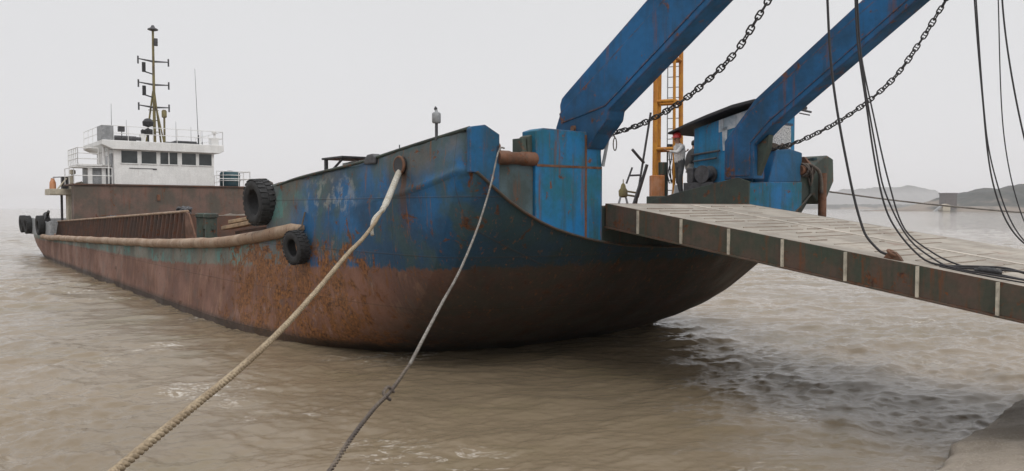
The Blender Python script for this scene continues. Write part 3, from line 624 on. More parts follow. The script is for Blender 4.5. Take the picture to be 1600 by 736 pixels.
# ---------------------------------------------------------------- stern house
m = SM(); m.prism([(44, -2.9), (45, -2.9), (45, -.55), (56.5, -.55), (56.5, 8.3), (44, 8.3)], 2, 1.55, 4.96); HOUSE = m.build('deckhouse', M['brown'], ship, bevel=.03)
m = SM(); m.prism([(43.9, -3.0), (47.4, -3.0), (47.4, -.7), (56.6, -.7), (56.6, 8.4), (43.9, 8.4)], 2, 4.962, 5.05); m.build('upper_deck', M['coam'], HOUSE)
m = SM(); m.box((43.94, -1.4, 3.0), (43.999, 7.0, 3.06)).box((43.9, 2.0, 4.0), (43.999, 2.2, 4.4)); m.build('pipe_run', M['rust'], HOUSE)
m = SM(); m.prism([(47.6, 1.5), (58.6, 1.5), (58.4, 2.75), (57, 2.75), (52, 2.58), (47.6, 2.5)], 1, -3.68, -3.60); m.build('stern_bulwark', M['grey'], ship, bevel=.02)
m = SM(); m.prism([(50.8, 1.5), (58.6, 1.5), (58.4, 2.75), (57, 2.75), (52, 2.55), (50.8, 2.5)], 1, 8.56, 8.64); m.build('stern_bulwark', M['grey'], ship, bevel=.02)
m = SM(); m.box((58.35, -3.56, 1.5), (58.45, 8.56, 2.7)); m.build('stern_bulwark', M['grey'], ship, bevel=.02)
m = SM(); m.box((47.5, -3.78, 1.5), (48.2, -3.58, 2.62)); m.build('stern_stanchion', M['grey'], ship, bevel=.02)
WIN2 = SM(); WIN2.box((53.6, -3.3, 2.3), (55, -2.95, 2.75)); WIN2.path([(54, -3.1, 2.7), (54.4, -3.1, 3.05), (54.9, -3.1, 3.0), (55.0, -3.1, 2.7)], .18, 10); WIN2.path([(54.0, -3.1, 2.95), (53.4, -3.1, 3.25)], .1, 10); WIN2.build('stern_winch', M['black'], ship, smooth='auto')

def railing(pts, h, parent, n_mid=1, r=.022, mat=None, step=1.3):
    m = SM()
    for a, b in zip(pts[:-1], pts[1:]):
        a, b = Vector(a), Vector(b); n = max(1, int((b-a).length/step))
        for i in range(n+1):
            p = a.lerp(b, i/n); m.tube(p, p+Vector((0,0,h)), r, 6)
        for k in range(n_mid+1): m.tube(a+Vector((0,0,h*(k+1)/(n_mid+1))), b+Vector((0,0,h*(k+1)/(n_mid+1))), r, 6)
    return m.build('railing', mat or M['white'], parent)
railing([(47.3, -2.9, 5.05), (44, -2.9, 5.05), (44, -.7, 5.05)], 1.05, HOUSE, 1, .028)
railing([(44, 5.95, 5.05), (44, 8.3, 5.05), (56, 8.3, 5.05)], 1.05, HOUSE, 1, .028)
# wheelhouse
m = SM(); m.box((44.35, -.5, 5.05), (50, 5.9, 7.34)); WH = m.build('wheelhouse', M['white'], ship, bevel=.04)
m = SM(); m.prism([(-1.25, 7.62), (-.62, 7.34), (6.2, 7.34), (6.5, 7.5), (6.5, 7.92), (-1.25, 7.92)], 0, 44.05, 50.6); m.build('roof', M['white'], WH, bevel=.03)
pv_ = lambda px: -.5 + (px-180)*.04076
for i, (a, b) in enumerate(((191, 214), (221, 243), (250, 276), (284, 306), (312, 332))):
    va, vb, za, zb = pv_(a)-.02, pv_(b)+.02, 6.47, 7.28
    m = SM(); fr = [(va-.05, za-.05), (vb+.05, za-.05), (vb+.05, zb+.05), (va-.05, zb+.05)]
    for (x0, x1, y0, y1) in ((va-.06, va, za-.06, zb+.06), (vb, vb+.06, za-.06, zb+.06), (va, vb, za-.06, za), (va, vb, zb, zb+.06)): m.box((44.30, x0, y0), (44.36, x1, y1))
    if i == 2: m.box((44.30, (va+vb)/2-.04, za), (44.36, (va+vb)/2+.04, zb))
    fo = m.build('window', M['white'], WH, bevel=.012)
    m = SM(); m.box((44.322, va, za), (44.345, vb, zb)); m.build('pane', M['glass'], WH)
m = SM(); m.box((44.32, .4, 6.12), (44.349, 2.1, 6.16)).box((44.31, 1.85, 6.08), (44.35, 2.1, 6.14)); m.build('handrail', M['dark'], WH)

m = SM(); m.box((44.7, -.56, 5.1), (45.6, -.501, 7.1)); m.build('side_door', M['grey'], WH, bevel=.02)
m = SM(); m.box((45.9, -.53, 6.0), (47.4, -.499, 7.0)); m.build('side_window', M['glass'], WH)
# port bridge wing
m = SM(); m.box((45.0, -2.5, 6.22), (48.5, -.5, 6.36)); BW = m.build('bridge_wing', M['white'], WH, bevel=.02)
for sp in (-1.75, -.95):
    m = SM(); m.box((45.2, sp-.12, 5.05), (45.45, sp+.12, 6.22)); m.build('wing_pillar', M['white'], WH)
m = SM(); m.box((45.4, -1.7, 5.06), (48.3, -.55, 6.21)); m.build('wing_locker', M['grey'], WH)
m = SM(); m.tube((44.9, -1.0, 6.3), (44.9, -1.0, 7.6), .09); m.tube((44.9, -.72, 5.1), (44.9, -.72, 7.5), .06); m.build('vent_pipe', M['white'], WH)
railing([(48.5, -2.5, 6.36), (45, -2.5, 6.36), (45, -1.3, 6.36)], 1.05, WH, 2, .03, step=.7)
railing([(50.5, -1.2, 7.92), (44.15, -1.2, 7.92), (44.15, 6.45, 7.92), (50.5, 6.45, 7.92)], .95, WH, 1, .022, step=1.4)
m = SM(); m.box((44.1, -1.26, 7.93), (45.5, -1.2, 8.85)).box((44.09, -1.2, 7.93), (44.13, -.55, 8.85)); m.build('wind_dodger', M['grey'], WH)
m = SM(); m.path([(44.6, -.4, 8.1), (44.6, .9, 8.1)], .18, 12); m.path([(44.6, .95, 8.12), (44.6, 1.2, 8.12)], .12, 10); m.build('canvas_roll', M['dark'], WH, smooth='auto')
def lampbox(p, mat='dark', s=.17):
    m = SM(); u_, v_, z_ = p; m.tube((u_, v_, z_-.55), (u_, v_, z_-.1), .03, 6); m.lathe([(s*.8, -.16), (s, -.1), (s, .1), (s*.7, .16)], (u_, v_, z_), 14, 0); m.build('searchlight', M[mat], WH, smooth='auto')
# lathe on axis 0 is centred at zero: shift by building at u
m = SM(); m.tube((44.4, .0, 7.92), (44.4, .0, 8.55), .03, 6); m.box((44.25, -.22, 8.52), (44.55, .16, 8.86)); m.build('searchlight', M['dark'], WH, bevel=.05)
m = SM(); m.box((45, 2.9, 7.92), (46.2, 5.0, 8.06)).box((44.9, 3.5, 8.06), (46.1, 4.9, 8.16)); m.build('roof_grating', M['dark'], WH)
m = SM(); m.box((44.4, 5.75, 7.93), (45, 6.25, 8.45)); m.tube((44.6, 6.0, 8.45), (44.6, 6.0, 8.75), .05); m.lathe([(.02, 8.7), (.16, 8.75), (.16, 8.9), (.05, 8.95)], (44.6, 6.0, 0), 12); m.build('roof_locker', M['white'], WH)
m = SM(); m.tube((45, 1.35, 7.92), (45, 1.35, 8.5), .17, 12); m.tube((45, 1.55, 8.3), (45, 1.55, 8.85), .10); m.build('compass_stand', M['white'], WH, smooth='auto')
m = SM(); m.lathe([(.05, 8.45), (.40, 8.5), (.42, 8.75), (.32, 8.85), (.08, 8.9)], (45.2, 1.75, 0), 16); m.build('radar_cover', M['black'], WH, smooth='auto')
m = SM(); m.lathe([(.03, 9.0), (.33, 9.08), (.36, 9.35), (.2, 9.55), (.05, 9.6)], (45.2, 1.8, 0), 16); m.tube((45.2, 1.8, 7.9), (45.2, 1.8, 9.1), .06); m.build('radar_dome', M['black'], WH, smooth='auto')
for (v_, z0, z1, r_) in ((-.45, 7.92, 10.4, .022), (.45, 7.92, 9.4, .016), (3.6, 7.92, 9.5, .018), (4.6, 7.92, 9.2, .016), (5.1, 8.0, 13.3, .024), (5.35, 7.92, 9.0, .016)):
    m = SM(); m.tube((45.2, v_, z0), (45.2, v_ - .18*(z1 > 12), z1), r_, 6, r_*.5); m.tube((45.2, v_, z0), (45.2, v_, z0+.25+.4*(z1 > 10)), r_*2.2, 6); m.build('antenna', M['dark'], WH)
# mast
m = SM(); m.tube((46, 2.4, 7.92), (46, 2.4, 15.75), .11, 12, .075)
m.tube((46.5, 1.95, 7.92), (46.05, 2.36, 11.6), .06, 8); m.tube((46.5, 2.95, 7.92), (46.05, 2.44, 11.6), .06, 8); m.tube((45.5, 2.9, 7.92), (45.98, 2.44, 11.0), .05, 8)
for z_ in (8.8, 9.6, 10.3): m.tube((46.3, 2.1, z_), (46.3, 2.75, z_), .03, 6)
MAST = m.build('mast', M['olive'], ship, smooth='auto')
m = SM(); m.lathe([(.10, 15.7), (.34, 15.78), (.34, 15.84), (.15, 15.95), (.08, 16.1)], (46, 2.4, 0), 14); m.build('mast_cap', M['dark'], MAST, smooth='auto')
m = SM(); m.tube((45.9, 2.56, 14.7), (45.9, 2.56, 15.2), .12, 10); m.build('signal_lamp', M['dark'], MAST)
for z_ in (13.66, 12.06, 10.5):
    m = SM(); m.path([(46, 1.42, z_+.06), (46, 2.4, z_-.04), (46, 3.38, z_+.02)], [.035, .075, .035], 8); yo = m.build('crosstree', M['dark'], MAST)
    for vv in (1.42, 3.38):
        m = SM(); m.tube((46, vv, z_-.28), (46, vv, z_+.24), .055, 8); m.build('yard_lamp', M['dark'], MAST)
for z_ in (13.1, 11.5):
    m = SM(); m.tube((46, 2.35, z_-.35), (46, 1.75, z_-.2), .045, 6); m.tube((46, 1.78, z_-.25), (46, 1.78, z_+.4), .12, 10); m.build('signal_lamp', M['black'], MAST)
m = SM(); m.tube((45.6, 2.95, 7.9), (45.6, 2.95, 10.0), .07, 8); m.lathe([(.1, 9.75), (.17, 9.8), (.17, 10.2), (.1, 10.3)], (45.6, 2.95, 0), 12); m.build('horn_post', M['olive'], MAST, smooth='auto')
# cream davit platform at the stern quarter
m = SM(); m.box((47.45, -3.75, 4.38), (49.9, -2.0, 4.78)); DV = m.build('davit_platform', M['cream'], ship, bevel=.02)
m = SM(); m.box((47.6, -2.72, 1.5), (48.4, -2.05, 4.38)); m.build('pillar', M['cream'], DV, bevel=.03)
m = SM(); m.box((48.8, -2.95, 1.5), (49.0, -2.82, 4.38)); m.build('pipe_stack', M['dark'], DV)
m = SM(); m.lathe([(.12, 4.62), (.2, 4.75), (.19, 5.2), (.1, 5.45), (.12, 5.5)], (48.5, -3.45, 0), 14); m.build('gas_bottle', M['orange'], DV, smooth='auto')
m = SM(); m.box((48.0, -2.98, 4.8), (48.5, -2.62, 5.6)); m.tube((48.1, -3.5, 5.55), (48.1, -2.7, 5.6), .03); m.build('control_box', M['black'], DV, bevel=.03)
m = SM(); m.box((48.0, -2.55, 4.62), (48.5, -2.25, 5.7)); m.tube((48.2, -2.35, 5.6), (48.2, -2.35, 5.95), .05); m.lathe([(.1, 5.78), (.2, 5.84), (.2, 6.05), (.1, 6.1)], (48.2, -2.32, 0), 12); m.build('lamp_column', M['cream'], DV, smooth='auto')
m = SM(); m.path([(48.1, -2.15, 5.15), (48.1, -1.8, 5.25), (48.1, -1.62, 5.05), (48.1, -1.6, 4.7)], .07, 10); m.tube((48.0, -3.3, 4.7), (48.0, -2.7, 5.5), .05); m.build('vent_pipe', M['cream'], DV, smooth='auto')

# ================================================================== THINGS ON AND ABOUT THE BARGE
# gravel in the hold
t = NT('wet_gravel'); n1 = t.noise(1.5, 8, .7); n2 = t.noise(14, 6, .7)
t.bump(n2, .8, .06); M['gravel'] = t.done(t.mix(t.ramp(n1, .38, .62), (.10, .08, .06), (.17, .14, .11)), .9)
m = WM(); G = []
for i in range(90):
    uu = 19.6 + i*.268; row = []
    for j in range(40):
        vv = -2.4 + j*.25; f = max(0, 1 - ((vv-2.5)/5.2)**2)**.5 * min(1, (uu-19.3)/2.2, (43.9-uu)/3)
        row.append((uu, vv, 2.0 + f*1.25*(.75 + .4*mnoise.noise(Vector((uu*.25, vv*.3, 0)))) + .1*mnoise.noise(Vector((uu*1.6, vv*1.6, 2)))))
    G.append(row)
tag(m.grid(G).build('gravel_cargo', M['gravel'], smooth=True), kind='stuff')
# hold junk along the coaming
for i, (a, b, z_, r_, lab) in enumerate(((36, -2.3, 2.85, .35, 'dark bundle of old rope on the hold edge near the stern house'), (21.5, -2.45, 3.32, .32, 'dark heap of netting on the hold edge near the coaming end'))):
    m = WM(); q_ = []
    for k in range(60):
        an = k*.7; rr = r_*(.6 + .4*math.sin(k*1.7)); q_.append((a + rr*math.cos(an)*1.7, b + rr*.7*math.sin(an), z_ + .10*math.sin(k*2.3) + .02*(k % 7)))
    m.path(catmull(q_, 240), .06, 6); tag(m.build('rope_bundle', M['dark'], smooth=True), lab, 'rope bundle', 'rope heaps on the hold edge')
# timbers beside the big tyre
for i, (a, b, z0, z1, w_, lab) in enumerate(((14.4, 11.5, 2.78, 3.04, .16, 'weathered brown timber lying lowest beside the bow bulwark'), (14.2, 11.2, 2.98, 3.22, .16, 'pale timber plank lying on top of the pile by the big tyre'), (14.0, 11.3, 2.62, 2.84, .22, 'thick dark timber baulk under the plank pile by the big tyre'))):
    m = WM(); vv = -3.25 + .16*i
    m.add([(a, vv, z0), (b, vv+.1, z1), (b, vv+.1+w_*2, z1), (a, vv+w_*2, z0), (a, vv, z0+.12), (b, vv+.1, z1+.12), (b, vv+.1+w_*2, z1+.12), (a, vv+w_*2, z0+.12)], [(0,3,2,1),(4,5,6,7),(0,1,5,4),(1,2,6,5),(2,3,7,6),(3,0,4,7)])
    tag(m.build('timber_baulk', M['timber'] if i != 2 else M['coam'], bevel=.02), lab, 'timber', 'timbers on the side deck')

# tyres
def tyre(loc, Ro, Ri, wd, label, group, tilt=0, yaw=0, sq=1.0, treads=26):
    e = empty('tyre_fender', loc, SHIP_RZ + yaw, label, 'tyre', group)
    f = lambda p: Matrix.Rotation(tilt, 3, 'X') @ Vector(p)
    h = wd/2; prof = [(Ri, -h*.62), (Ri+.03*Ro, -h*.8), (Ri+(Ro-Ri)*.45, -h), (Ro-.09*Ro, -h*.92), (Ro-.02*Ro, -h*.72), (Ro, -h*.4), (Ro, h*.4), (Ro-.02*Ro, h*.72), (Ro-.09*Ro, h*.92), (Ri+(Ro-Ri)*.45, h), (Ri+.03*Ro, h*.8), (Ri, h*.62), (Ri+.05*Ro, h*.3), (Ri+.05*Ro, -h*.3)]
    mb = MB(lambda p: f((p[0]*sq, p[1], p[2]))); n = 48; vs = []
    for (r_, y_) in prof:
        for k in range(n): an = 2*math.pi*k/n; vs.append((r_*math.cos(an), y_, r_*math.sin(an)))
    k_ = len(prof); mb.add(vs, [(i*n+k, i*n+(k+1) % n, ((i+1) % k_)*n+(k+1) % n, ((i+1) % k_)*n+k) for i in range(k_) for k in range(n)])
    mb.build('casing', M['rubber'], e, smooth='auto')
    tb = MB(lambda p: f((p[0]*sq, p[1], p[2])))
    for k in range(treads):
        for sd_ in (-1, 1):
            a0 = 2*math.pi*(k + .5*(sd_ > 0))/treads; da = 2*math.pi/treads*.30
            q_ = [(rr*math.cos(a), y_, rr*math.sin(a)) for rr in (Ro*.985, Ro*1.035) for (a, y_) in ((a0-da, sd_*h*.06), (a0+da, sd_*h*.06), (a0+da*1.6, sd_*h*.88), (a0-da*.4, sd_*h*.88))]
            tb.add(q_, [(0,1,2,3),(7,6,5,4),(0,4,5,1),(1,5,6,2),(2,6,7,3),(3,7,4,0)])
    tb.build('tread', M['rubber'], e); return e
tyre(S(9.42, -3.80, 3.66), .62, .35, .46, 'large treaded black tyre hanging at the step of the bow bulwark', 'tyre fenders on the barge side', R(4), R(3))
tyre(S(6.95, -3.80, 2.52), .42, .22, .30, 'small black tyre on a rope against the rusty bow turn', 'tyre fenders on the barge side', R(6), R(8))
for (uu, vv, z_, r_, lab) in ((60.0, -3.98, 2.25, .66, 'black tyre at the extreme stern end of the barge, outermost of the three'), (57.9, -3.90, 2.22, .68, 'black tyre on the grey stern bulwark, middle of the three'), (51.0, -3.92, 2.3, .66, 'black tyre on the grey stern bulwark nearest the cream platform')):
    tyre(S(uu, vv, z_), r_, r_*.5, .42, lab, 'tyre fenders on the barge stern', R(3), R(4))
m = WM(); m.path([(6.95, -3.82, 2.92), (6.92, -3.66, 3.05), (6.9, -3.58, 3.4)], .022, 6); tag(m.build('tyre_lashing', M['oldrope']), 'short dirty rope tying the small tyre to the bow', 'rope')
m = WM(); m.path([(9.42, -3.87, 4.27), (9.35, -3.68, 4.28), (9.22, -3.52, 4.18), (9.1, -3.48, 3.98)], .03, 6); tag(m.build('tyre_lashing', M['oldrope']), 'dark rope over the large tyre at the bulwark step', 'rope')

# water tank by the far rail
tk = empty('water_tank', S(46.2, 7.6, 5.05), SHIP_RZ, 'dark teal water tank in a white frame on the stern house', 'tank')
MB().lathe([(.66, .05), (.7, .1), (.7, 1.0), (.62, 1.1), (.2, 1.14), (.2, 1.2)], n=24).build('tank_body', M['teal'], tk, smooth='auto')
m = MB()
for a in range(4): x_, y_ = .76*math.cos(a*math.pi/2+.6), .76*math.sin(a*math.pi/2+.6); m.tube((x_, y_, 0), (x_, y_, 1.15), .03, 6)
for z_ in (.45, .85): m.path([(.76*math.cos(a), .76*math.sin(a), z_) for a in np.linspace(0, 2*math.pi, 20, False)], .025, 6, closed=True)
m.build('tank_frame', M['white'], tk)

# ---------------------------------------------------------------- yellow drilling tower
rg = empty('drill_rig', S(4.31, 7.11, 3.552), SHIP_RZ, 'yellow lattice drilling tower standing on the fore deck behind the near arm', 'drill rig')
rt_ = Vector((1, 0, 0)); Rz = Matrix.Rotation(-SHIP_RZ, 3, 'Z')
def lg(k, z_):
    s = 1 - .012*z_; a = [(-.44, -.16), (-.20, .44), (.44, .16), (.10, -.44)][k]
    return Rz @ Vector((a[0]*s, a[1]*s, z_))
for k in range(4):
    m = MB(); m.tube(lg(k, 0), lg(k, 9.5), (.075, .06, .07, .045)[k], 12); m.build('leg', M['yellow'], rg, smooth='auto')
for z_ in (1.75, 3.2, 4.5, 5.9, 7.3, 8.7):
    for k in range(4):
        m = MB(); m.tube(lg(k, z_), lg((k+1) % 4, z_), .055, 10); m.build('brace', M['yellow'], rg, smooth='auto')
m = MB()
for z_ in np.arange(.5, 9.3, .32): m.tube(lg(2, z_)+Vector((0,0,0)), lg(2, z_).lerp(lg(1, z_), .62), .014, 6)
m.tube(lg(2, .2).lerp(lg(1, .2), .62), lg(2, 9.4).lerp(lg(1, 9.4), .62), .018, 6); m.build('ladder', M['grey'], rg)
m = MB(); m.fn = lambda p: Rz @ Vector(p); m.box((-.55, -.30, 0), (-.15, .12, .95)); m.build('base_box', M['orange'], rg, bevel=.02)
m = MB(); m.fn = lambda p: Rz @ Vector(p); m.prism([(.02, 0), (.42, 0), (.36, .62), (.12, .66)], 1, -.5, -.15); m.build('mud_bin', M['white'], rg, bevel=.02)
m = MB(); m.fn = lambda p: Rz @ Vector(p); m.tube((-.16, -.1, 0), (-.16, -.1, 1.35), .15, 14); m.build('figure_stand_in', M['green'], rg, smooth='auto')  # green cylinder standing in for a possible third figure behind the tower
m = MB(); m.fn = lambda p: Rz @ Vector(p)
for i in range(7):
    x_ = -.10 + .055*i; m.path(catmull([(x_*.6, -.2, 1.9), (x_+.03, -.32, 1.45), (x_+.06*math.sin(i*2.1), -.36, 1.05), (x_+.1, -.25, .7)], 16), .018, 6)
m.build('hydraulic_hose', M['black'], rg)
m = MB(); m.fn = lambda p: Rz @ Vector(p); m.tube((-.95, .2, 0), (-.52, .1, 2.9), .035); m.tube((-.9, .2, .3), (-.62, .12, 1.3), .05); m.path([(-1.12, -.1, 1.75), (-.9, 0, 1.52), (-.72, .1, 1.35)], .045); m.tube((-1.2, 0, .95), (-.8, .05, .97), .03); m.tube((-1.28, .0, .70), (-1.10, .0, 1.2), .03); m.tube((-1.05, .1, 0), (-.82, .1, .75), .05); m.build('control_arms', M['dark'], rg)
pm = empty('mud_pump', S(5.7, 6.6, 3.552), SHIP_RZ, 'small olive pump standing to the left of the yellow drilling tower', 'pump')
m = MB(); m.fn = lambda p: Rz @ Vector(p)
for (x_, y_) in ((-.16, -.1), (.16, -.1), (-.16, .1), (.16, .1)): m.tube((x_, y_, 0), (x_*.5, y_*.5, .32), .025, 6)
m.build('stand', M['grey'], pm)
m = MB(); m.fn = lambda p: Rz @ Vector(p); m.lathe([(.05, .28), (.14, .32), (.15, .5), (.09, .58), (.07, .68), (.03, .74)], n=14); m.tube((0, 0, .5), (.5, 0, .42), .03, 6); m.tube((0, 0, .38), (.5, 0, .30), .03, 6); m.tube((0, 0, .7), (0, 0, .86), .015, 6); m.build('pump_body', M['olive'], pm, smooth='auto')

# ---------------------------------------------------------------- people
M['skin'] = plain('skin', (.36, .20, .13), .12, 10, .55); M['hair'] = plain('black_hair', (.012, .011, .010), .3, 30, .5)
M['shirt'] = plain('grey_shirt', (.56, .555, .54), .25, 9, .85); M['shirt_b'] = plain('pale_grey_work_shirt', (.36, .36, .34), .25, 9, .85)
M['trs'] = plain('dark_trousers', (.07, .072, .075), .3, 9, .85); M['trs_b'] = plain('grey_trousers', (.38, .37, .34), .25, 9, .85)
M['shoe'] = plain('work_shoes', (.03, .025, .02), .3, 9, .7); M['helmet'] = plain('red_helmet', (.55, .035, .035), .12, 6, .3)
def person(base, yaw, J, mats, label, headgear):
    """One skinned body: joints in metres, x to the person's right, y forward."""
    e = empty('person', base, yaw, label, 'person')
    names = list(J); bones = [('pelvis','spine'),('spine','chest'),('chest','neck'),('neck','head'),('head','crown'),('chest','shL'),('shL','elL'),('elL','wrL'),('wrL','haL'),('chest','shR'),('shR','elR'),('elR','wrR'),('wrR','haR'),
        ('pelvis','hipL'),('hipL','knL'),('knL','anL'),('anL','toL'),('pelvis','hipR'),('hipR','knR'),('knR','anR'),('anR','toR')]
    rad = dict(pelvis=(.17,.125), spine=(.165,.125), chest=(.185,.135), neck=(.058,.062), head=(.078,.092), crown=(.07,.085), sh=(.075,.075), el=(.052,.052), wr=(.034,.03), ha=(.042,.02), hip=(.098,.10), kn=(.066,.066), an=(.046,.05), to=(.042,.032))
    me = bpy.data.meshes.new('body'); me.from_pydata([J[n_] for n_ in names], [(names.index(a), names.index(b)) for a, b in bones], []); o = bpy.data.objects.new('body', me); COL.objects.link(o)
    sk = o.modifiers.new('skin', 'SKIN'); o.modifiers.new('sub', 'SUBSURF').levels = 2; o.modifiers['sub'].render_levels = 2
    for i, n_ in enumerate(names):
        me.skin_vertices[0].data[i].radius = rad.get(n_, rad.get(n_[:-1])); me.skin_vertices[0].data[i].use_root = (n_ == 'pelvis')
    bpy.context.view_layer.update(); dg = bpy.context.evaluated_depsgraph_get(); nm = bpy.data.meshes.new_from_object(o.evaluated_get(dg)); bpy.data.objects.remove(o)
    bm = bmesh.new(); bm.from_mesh(nm)
    def fingers(s_):
        wr, ha = Vector(J['wr'+s_]), Vector(J['ha'+s_]); d = (ha-wr).normalized(); sd_ = d.cross(Vector((0,0,1))); sd_ = sd_.normalized() if sd_.length > .1 else Vector((1,0,0)); cu = d.cross(sd_).normalized()
        mbf = MB()
        for k, ln in enumerate((.068, .080, .076, .058)):
            b_ = ha + sd_*(.027 - .018*k) + d*.015; mbf.path([b_ - d*.02, b_ + d*ln*.5 - cu*.006, b_ + d*ln*.82 - cu*.03, b_ + d*ln*.85 - cu*.052], [.010, .0095, .0088, .007], 8)
        b_ = wr + d*.03 + sd_*.03; mbf.path([b_, b_ + sd_*.03 + d*.025, b_ + sd_*.035 + d*.06 - cu*.015], [.013, .011, .009], 8); return mbf
    for s_ in 'LR':
        f_ = fingers(s_); vs = [bm.verts.new(p) for p in f_.v]
        for q_ in f_.f: bm.faces.new([vs[i] for i in q_])
    hd = Vector(J['head']); fwd = Vector(J['_f']) if '_f' in J else Vector((0, 1, 0))
    side = fwd.cross(Vector((0,0,1))).normalized()
    nb = MB(); nb.path([hd+fwd*.075+Vector((0,0,.03)), hd+fwd*.112+Vector((0,0,-.012)), hd+fwd*.09+Vector((0,0,-.022))], [.008, .016, .010], 8)
    for s_ in (-1, 1): nb.path([hd+side*s_*.083+Vector((0,0,.02)), hd+side*s_*.094+Vector((0,0,0)), hd+side*s_*.084+Vector((0,0,-.035))], [.012, .018, .009], 8)
    vs = [bm.verts.new(p) for p in nb.v]
    for q_ in nb.f: bm.faces.new([vs[i] for i in q_])
    bm.to_mesh(nm); bm.free()
    kind = {}
    for a, b in bones:
        n_ = b[:-1] if b[-1] in 'LR' else b
        kind[(a, b)] = {'spine':0,'chest':0,'neck':0,'head':2,'crown':2,'sh':0,'el':0,'wr':0,'ha':2,'hip':1,'kn':1,'an':1,'to':3}[n_]
    for m_ in mats: nm.materials.append(m_)
    for p in nm.polygons:
        c_ = Vector(p.center); best = (9, 0)
        for (a, b), k_ in kind.items():
            A_, B_ = Vector(J[a]), Vector(J[b]); d = B_-A_; tt = max(0, min(1, (c_-A_).dot(d)/max(d.length_squared, 1e-6))); q_ = (c_-A_-d*tt).length
            if b in ('shL', 'shR'): q_ *= .8
            if q_ < best[0]: best = (q_, k_)
        if c_.z > J['neck'][2] + .05 and (c_-hd).length < .25: best = (0, 2)
        p.material_index = best[1]; p.use_smooth = True
    nm.name = 'body'; ob = bpy.data.objects.new('body', nm); COL.objects.link(ob); ob.parent = e
    for s_ in (-1, 1):
        c_ = hd + fwd*.088 + side*s_*.032 + Vector((0,0,.018)); mbb = MB(); mbb.lathe([(.002, -.01), (.010, -.005), (.012, 0), (.010, .005), (.002, .01)], c_, 10); mbb.build('eye', M['hair'], e, smooth=True)
    mbb = MB(); mbb.path([hd+fwd*.092-side*.025+Vector((0,0,-.05)), hd+fwd*.099+Vector((0,0,-.052)), hd+fwd*.092+side*.025+Vector((0,0,-.05))], .006, 6); mbb.build('mouth', M['rust'], e)
    cw = Vector(J['crown'])
    if headgear == 'helmet':
        mbb = MB(); mbb.lathe([(.135, -.035), (.132, -.02), (.126, .02), (.112, .07), (.08, .11), (.03, .128), (.005, .13)], cw-Vector((0,0,.0)), 24)
        mbb.add([cw+fwd*a_+side*b_+Vector((0,0,-.035+c_)) for (a_, b_) in ((.09,-.09),(.17,-.05),(.185,0),(.17,.05),(.09,.09)) for c_ in (0,.012)], [(0,2,3,1),(2,4,5,3),(4,6,7,5),(6,8,9,7),(0,8,6,4),(0,4,2),(1,3,5),(1,5,7,9)])
        mbb.build('hard_hat', M['helmet'], e, smooth='auto')
    else:
        mbb = MB(); mbb.lathe([(.092, -.075), (.104, -.03), (.102, .02), (.085, .06), (.05, .085), (.005, .095)], cw - fwd*.022, 20); mbb.build('hair', M['hair'], e, smooth=True)
    return e
J1 = dict(pelvis=(0,0,.94), spine=(0,.01,1.12), chest=(0,.04,1.34), neck=(0,.07,1.50), head=(0,.10,1.60), crown=(0,.10,1.69), shL=(-.19,.05,1.40), elL=(-.24,.27,1.22), wrL=(-.20,.50,1.26), haL=(-.19,.58,1.27),
          shR=(.19,.02,1.40), elR=(.33,-.18,1.24), wrR=(.36,-.38,1.30), haR=(.36,-.46,1.32), hipL=(-.10,.01,.88), knL=(-.11,.07,.48), anL=(-.11,.0,.08), toL=(-.12,.15,.04), hipR=(.10,0,.88), knR=(.12,-.02,.48), anR=(.12,-.12,.08), toR=(.13,.03,.04))
person(S(2.95, 6.02, 3.842), R(112), J1, [M['shirt'], M['trs'], M['skin'], M['shoe']], 'person in a red hard hat and grey shirt reaching toward the yellow drilling tower', 'helmet')
J2 = dict(pelvis=(0,0,.90), spine=(0,.03,1.08), chest=(0,.09,1.29), neck=(0,.15,1.44), head=(0,.19,1.54), crown=(0,.20,1.63), shL=(-.18,.10,1.35), elL=(-.25,.30,1.17), wrL=(-.18,.52,1.20), haL=(-.17,.59,1.21),
          shR=(.18,.10,1.35), elR=(.26,.28,1.15), wrR=(.2,.48,1.10), haR=(.19,.55,1.09), hipL=(-.10,0,.85), knL=(-.13,.34,.68), anL=(-.12,.24,.26), toL=(-.13,.38,.22), hipR=(.10,0,.85), knR=(.12,.05,.45), anR=(.12,-.08,.08), toR=(.13,.06,.04))
person(S(3.60, 7.25, 3.842), R(-75), J2, [M['trs'], M['trs_b'], M['skin'], M['shoe']], 'person with black hair, dark shirt and pale trousers leaning to the blue cabin wall', 'hair')

# ---------------------------------------------------------------- ropes
def twisted(name, pts, r, pitch, mat, label, cat='rope', strands=3, parent=None, n=None):
    Lh = sum((Vector(b)-Vector(a)).length for a, b in zip(pts[:-1], pts[1:])); N = n or int(Lh/pitch*9)
    cl = catmull(pts, N); m = MB()
    for s_ in range(strands):
        q_ = []
        for i, p in enumerate(cl):
            tg = Vector(cl[min(i+1, N-1)] - cl[max(i-1, 0)]).normalized(); a = Vector((1,0,0)) - tg*tg.x; a.normalize(); b = tg.cross(a)
            an = 2*math.pi*(i/9 + s_/strands); q_.append(Vector(p) + (a*math.cos(an)+b*math.sin(an))*r*.5)
        m.path(q_, r*.56, 6)
    o = m.build(name, mat, parent, smooth=True)
    return tag(o, label, cat) if label else o
main = [(-2.285,13.55,3.47),(-2.281,13.1,3.345),(-2.279,12.603,3.217),(-2.277,11.618,3.016),(-2.275,10.69,2.876),(-2.27,8.759,2.512),(-2.267,7.415,2.289),(-2.265,6.276,2.158),(-2.262,5.383,2.089),(-2.261,4.796,2.043),(-2.26,4.288,2.0),(-2.25,3.4,1.965),(-2.1,2.2,1.97)]
rp = empty('mooring_rope', (0,0,0), 0, 'thick tan twisted rope from the bow hole to the lower left quay', 'rope')
